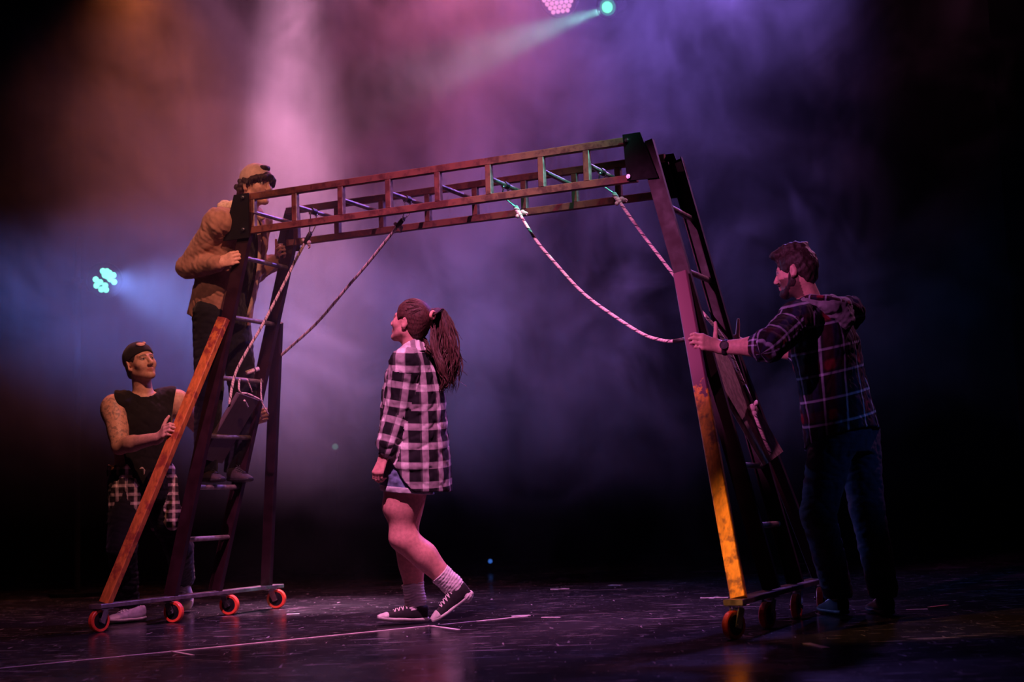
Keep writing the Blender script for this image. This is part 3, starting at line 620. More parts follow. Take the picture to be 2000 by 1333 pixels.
def add_limbs(F, p, g):
    J = p.J; lat = J['shR'] - J['shL']
    F.loft(J['pelvis'], J['neck'], lat, g['torso'], 0.03)
    for s in 'RL':
        sh, el, wr, hip, kn, an = (J[n + s] if n != 'kn' else J['kn' + s + '_'] for n in ('sh', 'el', 'wr', 'hip', 'kn', 'an'))
        a = g['arm']; F.cone(J['neck'] - A3(0, 0, .04), sh, .055, a[0], 0.04).cone(sh, el, a[0], a[1], 0.03).cone(el, el + (wr - el) * .35, a[1], a[1] * .98, 0.02).cone(el + (wr - el) * .3, wr, a[1] * .98, a[2], 0.02)
        l = g['leg']; F.cone(hip, kn, l[0], l[1], 0.04); bk = norm(np.cross(np.cross(kn - hip, an - kn), an - kn)) if np.linalg.norm(np.cross(kn - hip, an - kn)) > 1e-3 else -p.R[1]
        if bk @ p.R[1] > 0: bk = -bk
        F.cone(kn, an, l[1] * .92, l[3], 0.02).cone(kn + (an - kn) * .12 + bk * .012, kn + (an - kn) * .42 + bk * .016, l[2], l[2] * .92, 0.05).cone(kn + (an - kn) * .42 + bk * .016, an, l[2] * .92, l[3], 0.04)
        he, to = J['he' + s], J['to' + s]; F.cone(an, he + (to - he) * .2 + A3(0, 0, .03), l[3], .026, 0.02).cone(he + (to - he) * .2 + A3(0, 0, .03), he + (to - he) * .65 + A3(0, 0, .022), .022, .012, 0.01)
def face_tint(p, base, lip=(0.42, 0.13, 0.12), beard=None, brow=(0.05, 0.03, 0.025)):
    def fn(V):
        C = np.tile(np.array(base, float), (len(V), 1)); l = p.hl(V); x, y, z = np.abs(l[:, 0]), l[:, 1], l[:, 2]; near = np.linalg.norm(l, axis=1) < .17
        def put(m, c, a=1.0): C[near & m] = C[near & m] * (1 - a) + np.array(c) * a
        if beard is not None:
            bd = (z < -.035 - .25 * np.maximum(0, .05 - y) * 0) & (y > -.03) & (z > -.135) & ~((x < .026) & (z > -.050) & (y > .07)) & ~((y > .03) & (z > -.050) & (x < .055)); put(bd, beard, .8)
        put((x < .024) & (z > -.0785) & (z < -.0595) & (y > .076), lip, .75)
        put((x > .010) & (x < .048) & (z > .013 - .1 * np.maximum(0, x - .035)) & (z < .0245 - .15 * np.maximum(0, x - .035)) & (y > .055), brow, .85)
        e = ((x - .031) / .0155) ** 2 + ((z + .001) / .0075) ** 2; put((e < 1) & (y > .07), (.34, .30, .29), .8); put((((x - .031) ** 2 + (z + .001) ** 2) < .0068 ** 2) & (y > .075), (.03, .02, .02)); put((e > .75) & (e < 1.5) & (z > -.001) & (y > .065), (.05, .03, .03), .8)
        put((x < .018) & (z < -.041) & (z > -.048) & (y > .096), (.25, .10, .08), .4)
        return C
    return fn
def shoe(root, he, to, up, um, sm, lm=None, cap=None, wide=1.0, name='shoe'):
    """he/to: ground points under the back of the heel and the tip of the toe"""
    he, to = np.asarray(he, float), np.asarray(to, float); ax = norm(to - he); u = norm(np.asarray(up, float) - ax * (ax @ np.asarray(up, float))); L = np.linalg.norm(to - he); lat = np.cross(u, ax); w = wide
    q = lambda t, h, s=0: he + ax * L * t + u * h + lat * s
    sp = lambda V: Vol(V.min(0) - .07, V.max(0) + .07, .0042); box = np.array([q(0, 0), q(1, 0), q(0, .12), q(1, .05)])
    S = sp(box); S.loft(q(0, .015), q(1, .015), lat, [(0, .024 * w, .013), (.12, .034 * w, .014), (.4, .034 * w, .0135), (.7, .046 * w, .0135), (.9, .038 * w, .0135, 0, .004), (1, .018 * w, .012, 0, .009)], 0, p=2.6, cap=.008)
    so = S.obj('sole', sm, root)
    U = sp(box); U.loft(q(0, 0), q(1, 0), lat, [(.03, .028 * w, .042, 0, .050), (.15, .037 * w, .048, 0, .050), (.32, .038 * w, .048, 0, .046), (.5, .037 * w, .036, 0, .036), (.7, .043 * w, .024, 0, .030), (.88, .036 * w, .016, 0, .026), (.97, .02 * w, .010, 0, .024)], 0, p=2.2, cap=.010)
    U.ell(q(.20, .105), A3(.055, .032, .026), np.array([ax, lat, u]), 0.01, 's')
    uo = U.obj(name, um, root)
    if cap: 
        K = sp(box); K.loft(q(0, 0), q(1, 0), lat, [(.80, .0425 * w, .0235, 0, .0285), (.88, .038 * w, .018, 0, .0265), (.985, .02 * w, .011, 0, .0245)], 0, p=2.2, cap=.006); K.obj('toe_cap', cap, uo)
    if lm:
        k = MB()
        for i in range(5):
            t = .38 + .075 * i; h = float(np.interp(t, [.32, .5, .7, .88], [.094, .072, .054, .042])) + .004; k.tube(bez([q(t, h - .014, -.026), q(t + .012, h, -.008), q(t + .012, h, .008), q(t, h - .014, .026)], 7), .0032, 5)
            if i: k.tube(bez([q(t - .075, h - .004, -.024), q(t - .03, h + .008, 0), q(t, h - .012, .024)], 6), .0028, 5)
        for sg in (-1, 1): k.ring(q(.36, .092, .013 * sg), norm(lat * sg + ax * .6), .012, .0026, 12, 5)
        k.obj('laces', lm, uo, True)
    return uo
def arm_uv(p, rad=.075, tr=.19, zoff=0.0):
    """cloth coordinates: round the arms and along them; round the trunk and up it"""
    J = p.J; cx = (J['neck'] + J['pelvis']) / 2; axb = norm(J['neck'] - J['pelvis'])
    def fn(V):
        rel = V - cx; h = rel @ axb; a = np.arctan2(rel @ p.R[0], -(rel @ p.R[1])); Z = np.zeros(len(V)); cand = [np.c_[a * tr, h + zoff, Z]]; cls = np.zeros(len(V), int); per = [2 * np.pi * tr]; best = np.full(len(V), 1e9)
        for s in 'RL':
            o = 0
            for b, c, r0 in (('sh', 'el', .085), ('el', 'wr', .07)):
                B, Cc = J[b + s], J[c + s]; d = Cc - B; L = np.linalg.norm(d); d = d / L; q = V - B; t = q @ d; r = q - np.outer(np.clip(t, 0, L), d); dist = np.linalg.norm(r, axis=1) 
                x, y, _ = frame(d, p.R[1]); an = np.arctan2(r @ x, r @ y); m = (dist < r0) & (dist < best) & (t > (.02 if b == 'sh' else -.03)); m &= ~((b == 'sh') & (t < .045))
                cls[m] = len(cand); cand.append(np.c_[an * rad, o + t, Z]); per.append(2 * np.pi * rad); best[m] = dist[m]; o += L
        return np.array(cand), cls, per
    return fn
def plaid(name, fn):
    m = NT(name); s = m.sep(m.attr('suv').outputs['Vector']); c = fn(m, s[0], s[1]); v = m.coord(); m.set(m.mix(1.0, c, m.ramp(m.noise(v, 30, 4), .3, .7, .78, 1.1), 'MULTIPLY'), 0.85, 0, 0.2)
    m.bump(m.math('ADD', m.noise(v, 800, 1), m.noise(v, 45, 3)), 0.3, 0.004); return m.m
def locks(b, paths, r, n=14, seg=5):
    for P in paths:
        Q = bez(P, n); t = np.linspace(0, 1, n); b.tube(Q, r * np.minimum(1, .35 + 3 * t) * np.minimum(1, (1.02 - t) * 2.6) + .0006, seg, 0.6)
    return b
SKIN = skin('skin'); SKIN_T = skin('tattooed_skin', True)
WHITE_RUB = plain('white_rubber', (0.62, 0.58, 0.56), 0.5, 0, 0.15, 30); WHITE_LACE = plain('white_lace', (0.75, 0.70, 0.68), 0.8, 0, 0.1, 60)
BLACK_CANVAS = cloth('black_canvas', (0.014, 0.012, 0.016), 0.8, 0.3, 40, 900, 0.3); DARK_SHOE = cloth('dark_shoe_leather', (0.05, 0.035, 0.035), 0.45, 0.3, 40, 300, 0.2)
BLACK_RUB = plain('black_rubber', (0.012, 0.011, 0.012), 0.6, 0, 0.2, 30)
def hair_mat(name, col):
    m = NT(name); v = m.coord(); n = m.noise(m.mapping(v, (60, 60, 14)), 3, 4, 0.6); m.set(m.mix(m.ramp(n, .3, .7), tuple(c * .55 for c in col), tuple(c * 1.5 for c in col)), 0.58, 0, 0.3); m.bump(n, 0.4, 0.004); return m.m


# ------------------------------------------------------------------ the girl in the check shirt
GI = dict(head=(-0.527, 7.387, 1.573), neck=(-0.516, 7.405, 1.420), chest=(-0.508, 7.424, 1.250), waist=(-0.530, 7.452, 1.011), pelvis=(-0.558, 7.491, 0.852), shL=(-0.556, 7.273, 1.339), elL=(-0.598, 7.301, 1.097), wrL=(-0.667, 7.276, 0.881), knL=(-0.705, 7.267, 0.785), shR=(-0.451, 7.550, 1.384), elR=(-0.585, 7.649, 1.133), wrR=(-0.660, 7.616, 0.901), knR=(-0.687, 7.596, 0.811), hipL=(-0.565, 7.402, 0.837), hipR=(-0.557, 7.572, 0.841), knL_=(-0.607, 7.405, 0.456), knR_=(-0.600, 7.617, 0.451), anL=(-0.356, 7.475, 0.204), anR=(-0.557, 7.625, 0.123), heL=(-0.257, 7.482, 0.143), toL=(-0.449, 7.436, 0.017), heR=(-0.503, 7.616, 0.026), toR=(-0.743, 7.533, 0.045))
p = Person(GI, (-.88, .47, 0), (-.86, .42, .30), (.28, -.12, 1), .98)
gi = empty('person', (-.50, 7.55, 0)); tag(gi, 'girl in check shirt and denim shorts with long ponytail, walking and looking up', 'person')
J = p.J; F = p.vol(ALL, .16); add_head(F, p, .9, .95)
add_limbs(F, p, dict(torso=[(0, .16, .12), (.25, .15, .115), (.6, .15, .115), (.85, .13, .085), (1.0, .06, .055)], arm=(.050, .041, .026), leg=(.100, .062, .062, .036)))
F.cone(J['hipL'] - A3(0, 0, .06), J['knL_'] + A3(0, 0, .16), .112, .094, .03).cone(J['hipR'] - A3(0, 0, .06), J['knR_'] + A3(0, 0, .16), .104, .09, .03)
hand(F, J['wrL'], J['knL'], EV * .8 + p.R[1] * -.3, p.R[1], (32, 52, 40), .88, (.8, .35, .3), 25); hand(F, J['wrR'], J['knR'], -EV, p.R[1], (32, 52, 40), .88, (.8, .35, .3), 25)
F.obj('body', SKIN, gi, None, face_tint(p, (.66, .29, .26)))
# shirt
up = A3(0, 0, 1); lat = np.cross(p.R[1], up); b0 = J['pelvis'] * 1.0; base = A3(b0[0], b0[1], .60); top = A3(J['neck'][0], J['neck'][1], 1.42)
def girl_shirt(V, o):
    V.loft(base, top, lat, [(0, .205 + o, .185 + o, 0, -.02), (.3, .20 + o, .172 + o, 0, -.016), (.5, .185 + o, .158 + o, 0, -.01), (.72, .182 + o, .146 + o, 0, -.004), (.88, .165 + o, .115 + o), (.955, .12 + o, .085 + o), (1.0, .068 + o, .062 + o)], 0, p=2.2, cap=.02)
    for s in 'LR':
        sh, el, wr = J['sh' + s], J['el' + s], J['wr' + s]; V.cone(J['neck'] - A3(0, 0, .05), sh, .062 + o, .072 + o, .03).cone(sh, el, .074 + o, .066 + o, .012).cone(el, wr - norm(wr - el) * .035, .066 + o, .050 + o, .010)
        V.ell(wr - norm(wr - el) * .05, A3(.056, .056, .026) + o, np.array([*frame(wr - el)]), .012)
    return V
V_ = girl_shirt(p.vol(('neck', 'pelvis', 'shR', 'shL', 'elR', 'elL', 'wrR', 'wrL'), .32), 0)
V_.ripple(.0060, 38, 4, (1, 1, .6), True).ripple(.0020, 95, 9)
inner = V_.d.copy(); bk = -p.R[1]
V_.hollow(inner, .013)
V_.cut(A3(b0[0], b0[1], .80) + bk * .055, norm(A3(0, 0, -1) - bk * 1.5), .004)
V_.cut(A3(0, 0, .682), (0, 0, -1), .004)
V_.cut(J['neck'] + A3(0, 0, .012) + p.R[1] * .02, norm(A3(0, 0, 1) + p.R[1] * .45), .004)
def girl_check(m, x, y):
    b1 = band(m, m.math('ADD', x, .03), .098, .0, .36, .05); b2 = band(m, m.math('ADD', y, .5), .098, .0, .36, .05); t1 = band(m, m.math('ADD', x, .078), .098, .40, .50, .04); 
    f = m.math('MULTIPLY', m.math('ADD', b1, b2), .5); f = m.math('MAXIMUM', f, m.math('MULTIPLY', t1, .12)); c = m.mix(m.ramp(f, 0, .5), (.012, .010, .014), (.36, .28, .31)); return m.mix(m.ramp(f, .5, 1.0), c, (.80, .70, .72))
sh_ = V_.obj('check_shirt', plaid('white_black_check', girl_check), gi, arm_uv(p, .075, .17))
C = Vol(J['neck'] - .2, J['neck'] + .2, .0048); cr = J['neck'] + A3(0, 0, -.004)
C.cone(cr - A3(0, 0, .03) , cr + A3(0, 0, .045) + p.R[1] * .01, .094, .078, 0); C.ripple(.003, 104, 3); ci = C.d.copy(); C.hollow(ci, .010); C.cut(cr + A3(0, 0, .040), norm(A3(0, 0, 1) + p.R[1] * .5), .003); C.cut(cr - A3(0, 0, .028), norm(A3(0, 0, -1) - p.R[1] * .3), .003)
C.ell(cr + p.R[1] * .10, A3(.03, .06, .08), p.R, .005, 's'); C.obj('collar', plaid('white_black_check_collar', lambda m, x, y: m.mix(band(m, m.math('ADD', x, y), .06, 0, .5), (.30, .23, .26), (.74, .64, .66))), sh_, lambda V: (V - cr) @ np.array([[1, 0, 0], [0, 1, 0], [0, 0, 1]]))
# shorts
DENIM = cloth('washed_denim', (.15, .19, .33), .8, .5, 16, 700, .3); DENIM_C = cloth('pale_denim_cuff', (.52, .48, .52), .8, .2, 30, 700, .3)
S = p.vol(('pelvis', 'hipR', 'hipL'), .34, .0055); S.loft(A3(b0[0], b0[1], .70), A3(b0[0], b0[1], .98), lat, [(0, .17, .135), (.4, .182, .142), (1, .165, .13)], 0, cap=.01)
for s in 'LR': S.cone(J['hip' + s] + A3(0, 0, .02), A3(*(J['hip' + s] * .68 + J['kn' + s + '_'] * .32)[:2], .70), .125, .122, .03)
S.ripple(.004, 119, 2); S.cut(A3(b0[0], b0[1], .705), norm(A3(0, 0, -1) - bk * .12), .003); S.cut(A3(0, 0, .97), (0, 0, 1), .003); so = S.obj('denim_shorts', DENIM, gi)
for s in 'LR':
    q = A3(*(J['hip' + s] * .68 + J['kn' + s + '_'] * .32)[:2], .700); Cf = Vol(q - .2, q + .2, .0048); Cf.cone(q - A3(0, 0, .03), q + A3(0, 0, .03), .130, .130, 0); Cf.ripple(.003, 104, 5); Cf.cut(q + A3(0, 0, .016), norm(A3(0, 0, 1) + bk * .12), .003).cut(q - A3(0, 0, .014), norm(A3(0, 0, -1) - bk * .12), .003); Cf.obj('cuff', DENIM_C, so)
# socks and canvas shoes
SOCK = cloth('white_sock', (.66, .60, .62), .9, .12, 40, 300, .4); uppers = {}
for s, upv in (('R', A3(0, 0, 1)), ('L', A3(.62, .12, .78))):
    he, to, an = J['he' + s], J['to' + s], J['an' + s]; kn = J['kn' + s + '_']; d = norm(kn - an); K = Vol(np.minimum(an, he) - .2, np.maximum(an, he) + .22, .0045)
    K.cone(an + d * .085, an, .058, .053, 0).cone(an, he * .72 + to * .28 + norm(upv) * .045, .053, .036, .02)
    z = K; i, j, l = np.nonzero(np.abs(z.d) < .03); P = np.c_[z.ax[0][i], z.ax[1][j], z.ax[2][l]]; z.d[i, j, l] += (.0022 * np.sin((P - an) @ d * 420 + 1.5 * np.sin(P[:, 0] * 60))).astype(np.float32); K.ripple(.002, 130, 6); K.cut(an + d * .088, d, .003); K.obj('sock', SOCK, gi)
shoe(gi, A3(-.490, 7.622, .006), A3(-.752, 7.535, .022), (0.08, 0, 1), BLACK_CANVAS, WHITE_RUB, WHITE_LACE, WHITE_RUB, 1.0, 'canvas_shoe')
shoe(gi, A3(-.243, 7.487, .150), A3(-.452, 7.435, .008), A3(.62, .12, .78), BLACK_CANVAS, WHITE_RUB, WHITE_LACE, WHITE_RUB, 1.0, 'canvas_shoe')
# hair
HB = hair_mat('dark_brown_hair', (.075, .026, .024)); T = p.T
Hh = Vol(J['head'] - .2, J['head'] + .2, .0048); Hh.ell(T(0, -.014, .030), A3(.084, .103, .096), p.HR, 0).ell(T(0, -.055, -.035), A3(.060, .048, .055), p.HR, .03)
Hh.ell(T(0, .098, -.028), A3(.074, .078, .105), p.HR, .012, 's')
for q in (-1, 1): Hh.ell(T(.085 * q, .010, -.03), A3(.03, .034, .042), p.HR, .008, 's')
i, j, l = np.nonzero(np.abs(Hh.d) < .03); P = p.hl(np.c_[Hh.ax[0][i], Hh.ax[1][j], Hh.ax[2][l]]); ang = np.arctan2(P[:, 0], P[:, 2] - .05 - .0 * P[:, 1]); Hh.d[i, j, l] += (.0006 * np.sin(ang * 26 + 2 * np.sin(P[:, 1] * 40)) + .0005 * np.sin(ang * 61)).astype(np.float32)
ho = Hh.obj('hair', HB, gi); tie = T(0, -.118, .062)
b = MB(); rng = np.random.RandomState(8)
for n in range(320):
    a = rng.uniform(0, 6.28); r = rng.uniform(.05, 1) ** .5; dx, dy = math.cos(a) * r, math.sin(a) * r; wv = rng.uniform(0, 6.28)
    o = lambda w_: A3(dx * w_, dy * w_ * .8, 0); ln = rng.uniform(.62, 1.0); jit = lambda q: rng.uniform(-q, q, 3)
    P = [T(0, -.085, .058), tie + o(.015), A3(-.385, 7.42, 1.635) + o(.034) + jit(.006), A3(-.365, 7.43, 1.54) + o(.054) + jit(.012), A3(-.352, 7.435, 1.44) + o(.066) + jit(.016), A3(-.345, 7.44, 1.44 - .12 * ln) + o(.070) + jit(.020), A3(-.358, 7.44, 1.44 - .235 * ln) + o(.058) + jit(.026)]
    Q = bez(P, 22); tt = np.linspace(0, 1, 22); Q[:, 0] += .009 * np.sin(tt * 15 + wv) * tt; Q[:, 1] += .008 * np.cos(tt * 13 + wv) * tt
    b.tube(Q, rng.uniform(.0026, .0052) * np.minimum(1, .5 + 3 * tt) * np.minimum(1, (1.02 - tt) * 2.4) + .0005, 4, .6)
for n in range(60):
    a = rng.uniform(0, 6.28); jit = lambda q: rng.uniform(-q, q, 3); z0 = rng.uniform(1.25, 1.58); c = A3(-.36 + math.cos(a) * .062, 7.435 + math.sin(a) * .05, z0); b.tube(bez([c, c + jit(.02) - A3(0, 0, .04), c + jit(.03) + A3(math.cos(a) * .03, 0, -.09)], 6), .0013, 3)
for n in range(22):   # the strands that fall forward over the back of the neck
    jit = lambda q: rng.uniform(-q, q, 3); locks(b, [[T(0, -.07, -.05) + jit(.016), A3(-.45, 7.37, 1.455) + jit(.016), A3(-.43, 7.345, 1.42) + jit(.02), A3(-.39, 7.36, 1.37) + jit(.026)]], .0034, 12, 4)
for n in range(26):
    jit = lambda q: rng.uniform(-q, q, 3); locks(b, [[A3(-.41, 7.36, 1.55) + jit(.014), A3(-.405, 7.335, 1.43) + jit(.018), A3(-.375, 7.328, 1.33) + jit(.020), A3(-.355, 7.34, 1.245) + jit(.018), A3(-.375, 7.35, 1.205) + jit(.014)]], .0045, 16, 4)
for n in range(70):   # combed strands from the hairline back to the tie
    a = rng.uniform(-1.45, 1.45); y0 = .070 - .06 * abs(a) + rng.uniform(-.05, .01); P = []
    for t in np.linspace(0, 1, 7):
        yy = y0 + (-.112 - y0) * t; aa = a * (1 - t ** 1.6); rr_ = math.sqrt(max(.02, 1 - ((yy + .014) / .107) ** 2)); P.append(T(math.sin(aa) * .0865 * rr_, yy, .030 + math.cos(aa) * .0985 * rr_ * (1 - .62 * t ** 3)))
    b.tube(bez(P, 12), .0022, 4, .6)
b.obj('ponytail', HB, ho, True); MB().ring(tie + norm(T(0, -1, 0) - T(0, 0, 0)) * .004, T(0, -1, .1) - T(0, 0, 0), .018, .0085, 18, 8).obj('hair_tie', plain('coral_hair_tie', (.85, .35, .28), .7), ho, True)
wr = J['wrL'] + norm(J['knL'] - J['wrL']) * .004; MB().ring(wr, J['knL'] - J['elL'], .029, .005, 22, 6, 1.4).obj('bracelet', BLACK_RUB, gi, True)

# ------------------------------------------------------------------ the man in the hooded plaid shirt, gripping the right leg of the bridge
RM = dict(head=(1.406, 6.920, 1.697), neck=(1.500, 6.961, 1.517), chest=(1.539, 6.964, 1.317), waist=(1.581, 6.993, 1.066), pelvis=(1.609, 7.009, 0.927), shL=(1.371, 6.788, 1.442), elL=(1.201, 6.623, 1.301), wrL=(0.993, 6.743, 1.314), knL=(0.896, 6.699, 1.339), shR=(1.683, 7.103, 1.504), elR=(1.541, 7.364, 1.335), wrR=(1.205, 7.477, 1.407), knR=(1.117, 7.453, 1.440), hipL=(1.551, 6.952, 0.894), hipR=(1.700, 7.112, 0.904), knL_=(1.444, 6.906, 0.508), knR_=(1.716, 7.054, 0.536), anL=(1.581, 7.203, 0.121), anR=(1.786, 7.121, 0.132), heR=(1.802, 7.071, 0.040), toR=(1.787, 7.334, 0.032), heL=(1.602, 7.162, 0.035), toL=(1.540, 7.394, 0.031))
p = Person(RM, (-.80, .60, 0), (-.86, .50, -.10), (-.10, .05, 1), 1.0)
rm = empty('person', (1.75, 7.12, 0)); tag(rm, 'bearded man in hooded dark plaid shirt and jeans gripping the right ladder', 'person')
J = p.J; F = p.vol(ALL, .16); add_head(F, p, 1.0, 1.05)
add_limbs(F, p, dict(torso=[(0, .155, .115), (.3, .15, .11), (.7, .175, .125), (.88, .16, .09), (1.0, .06, .06)], arm=(.056, .046, .031), leg=(.082, .054, .048, .036)))
hand(F, J['wrL'], J['knL'], EV, A3(-.1, 0, 1), (18, 78, 62), 1.02, (-.05, .95, .15), 8, .3); hand(F, J['wrR'], J['knR'], -EV, A3(0, 0, 1), (20, 80, 60), 1.0, (.2, .95, 0), 10)
F.obj('body', SKIN, rm, None, face_tint(p, (.60, .34, .28), beard=(.045, .025, .022)))
lat = np.cross(p.R[1], A3(0, 0, 1)); ax = norm(J['neck'] - J['pelvis']); b0 = J['pelvis'] - ax * .16; bk = -p.R[1]
def man_shirt(V, o):
    V.loft(b0, J['neck'] + ax * .01, lat, [(0, .212 + o, .185 + o, 0, .022), (.25, .200 + o, .162 + o, 0, .008), (.5, .195 + o, .145 + o), (.75, .205 + o, .148 + o, 0, -.006), (.9, .175 + o, .115 + o, 0, -.008), (.97, .11 + o, .085 + o), (1.0, .075 + o, .07 + o)], 0, p=2.25, cap=.02)
    for s in 'LR':
        sh, el, wr = J['sh' + s], J['el' + s], J['wr' + s]; c = el + (wr - el) * .16; V.cone(J['neck'] - A3(0, 0, .05), sh, .07 + o, .080 + o, .03).cone(sh, el, .080 + o, .070 + o, .03).cone(el, c, .066 + o, .060 + o, .02)
        V.ell(c - (wr - el) * .02, A3(.066, .066, .036) + o, np.array([*frame(wr - el)]), .012)
    return V
V_ = man_shirt(p.vol(('neck', 'pelvis', 'shR', 'shL', 'elR', 'elL'), .32), 0); V_.ripple(.0060, 36, 11, (1, 1, .8), True).ripple(.0022, 90, 12); inner = V_.d.copy(); V_.hollow(inner, .014)
V_.cut(J['pelvis'] - A3(0, 0, .055), norm(A3(0, 0, -1) - p.R[1] * .30), .004); V_.cut(J['neck'] + A3(0, 0, .015) + p.R[1] * .02, norm(A3(0, 0, 1) + p.R[1] * .5), .004)
def man_plaid(m, x, y):
    a = band(m, m.math('ADD', x, .02), .118, .0, .10, .03); b = band(m, m.math('ADD', y, .5), .118, .0, .10, .03); r1 = band(m, m.math('ADD', x, .02), .236, .10, .30, .05); r2 = band(m, m.math('ADD', y, .5), .236, .10, .30, .05)
    n1 = band(m, m.math('ADD', x, .02), .118, .55, .85, .05); c = m.mix(n1, (.010, .010, .014), (.014, .018, .05)); red = m.math('MULTIPLY', m.math('ADD', r1, r2), .5); c = m.mix(m.ramp(red, .0, .5, 0, .30), c, (.09, .010, .025)); c = m.mix(m.ramp(red, .5, 1), c, (.20, .018, .035))
    w_ = m.math('ADD', m.math('MULTIPLY', a, .50), m.math('MULTIPLY', b, .50)); w_ = m.math('ADD', w_, m.math('MULTIPLY', m.math('MULTIPLY', a, b), .35)); return m.mix(m.math('MINIMUM', w_, 1.0), c, (.50, .55, .78))
MP = plaid('dark_red_plaid', man_plaid); so = V_.obj('plaid_shirt', MP, rm, arm_uv(p, .08, .19))
HOOD = cloth('grey_hood_lining', (.20, .20, .25), .9, .2, 25, 500, .3); C = Vol(J['neck'] - .3, J['neck'] + .3, .0055); nk = J['neck']
x, y = p.R[0], p.R[1]
C.chain([nk + x * .075 + y * .05 + A3(0, 0, .0), nk + x * .105 - y * .02 + A3(0, 0, .012), nk + x * .075 - y * .10 + A3(0, 0, .0), nk - y * .135 + A3(0, 0, -.012), nk - x * .075 - y * .10 + A3(0, 0, .0), nk - x * .105 - y * .02 + A3(0, 0, .012), nk - x * .075 + y * .05], [.026, .034, .040, .044, .040, .034, .026], .03)
C.cone(nk - y * .12 + x * .05 + A3(0, 0, -.02), nk - y * .15 + A3(0, 0, -.085), .045, .035, .04).cone(nk - y * .12 - x * .05 + A3(0, 0, -.02), nk - y * .15 + A3(0, 0, -.085), .045, .035, .04)
C.ell(nk - y * .075 + A3(0, 0, .045), A3(.055, .05, .04), p.R, .02, 's'); C.ripple(.006, 88, 21).ripple(.003, 143, 22); C.obj('hood', HOOD, so)
b = MB(); b.tube(bez([nk + x * .085 + y * .04 + A3(0, 0, .03), nk + x * .125 - y * .03 + A3(0, 0, .036), nk + x * .10 - y * .125 + A3(0, 0, .022), nk - y * .172 + A3(0, 0, .002), nk - x * .10 - y * .125 + A3(0, 0, .022), nk - x * .125 - y * .03 + A3(0, 0, .036), nk - x * .085 + y * .04 + A3(0, 0, .03)], 40), .014, 8)
mesh_obj('hood_edge', np.vstack(b.V), b.F, MP, so, True, {'suv': np.vstack(b.U) * A3(1.6, .06, 0)})
JEAN = cloth('dark_blue_jeans', (.014, .020, .055), .8, .35, 20, 700, .3); Q = p.vol(('pelvis', 'hipR', 'hipL', 'knR_', 'knL_', 'anR', 'anL'), .2, .006); Q.loft(J['pelvis'] - A3(0, 0, .12), J['pelvis'] + A3(0, 0, .12), lat, [(0, .165, .13), (.5, .172, .138), (1, .16, .125)], 0)
for s in 'LR': Q.cone(J['hip' + s], J['kn' + s + '_'], .112, .080, .04).cone(J['kn' + s + '_'], J['an' + s], .079, .070, .02)
Q.ripple(.0045, 40, 31, (.7, .7, 1.6), True).ripple(.0008, 90, 32); Q.cut(A3(0, 0, .085), (0, 0, -1), .004); Q.cut(J['pelvis'] + A3(0, 0, .11), (0, 0, 1), .004); Q.obj('jeans', JEAN, rm)
shoe(rm, A3(1.802, 7.071, .004), A3(1.775, 7.345, .006), (0, 0, 1), BLACK_CANVAS, BLACK_RUB, WHITE_LACE, None, 1.1); shoe(rm, A3(1.602, 7.162, .004), A3(1.54, 7.42, .006), (0, 0, 1), BLACK_CANVAS, BLACK_RUB, WHITE_LACE, None, 1.1)
T = p.T; HM = hair_mat('short_black_hair', (.030, .018, .018)); Hh = Vol(J['head'] - .22, J['head'] + .22, .0045)
Hh.ell(T(0, -.014, .034), A3(.082, .104, .094), p.HR, 0).ell(T(0, .055, .098), A3(.058, .052, .026), p.HR, .03).ell(T(0, .085, .095), A3(.05, .03, .020), p.HR, .02).ell(T(0, -.02, .122), A3(.05, .06, .018), p.HR, .03).ell(T(0, -.06, -.03), A3(.058, .042, .05), p.HR, .03)
Hh.ell(T(0, .100, -.030), A3(.072, .075, .100), p.HR, .010, 's')
for q in (-1, 1): Hh.ell(T(.084 * q, .004, -.035), A3(.026, .030, .040), p.HR, .008, 's')
Hh.ripple(.0045, 75, 41).ripple(.0025, 160, 42); Hh.obj('hair', HM, rm)
Bd = Vol(J['head'] - .2, J['head'] + .2, .0045)
for q in (-1, 1): Bd.cone(T(.052 * q, .004, -.055), T(.016 * q, .068, -.102), .0225, .0215, .02).cone(T(.066 * q, .004, -.02), T(.052 * q, .004, -.06), .013, .022, .01)
Bd.ell(T(0, .076, -.104), A3(.026, .022, .020), p.HR, .015).cone(T(-.022, .085, -.056), T(.022, .085, -.056), .0075, .0075, .006); Bd.ell(T(0, .100, -.070), A3(.022, .022, .009), p.HR, .004, 's'); Bd.ripple(.002, 150, 44); Bd.obj('beard', HM, rm)
wr = J['wrL'] + norm(J['elL'] - J['wrL']) * .022; d = J['knL'] - J['elL']; MB().ring(wr, d, .0345, .0055, 26, 8, 2.4).obj('watch_strap', BLACK_RUB, rm, True); bkh = norm(A3(-.25, -.95, .15)); c = wr + bkh * .034
MB().rod(c, c + bkh * .012, .021, 24).ring(c + bkh * .012, bkh, .0185, .003, 24, 6).obj('watch_face', plain('black_watch', (.008, .008, .010), .6), rm); 

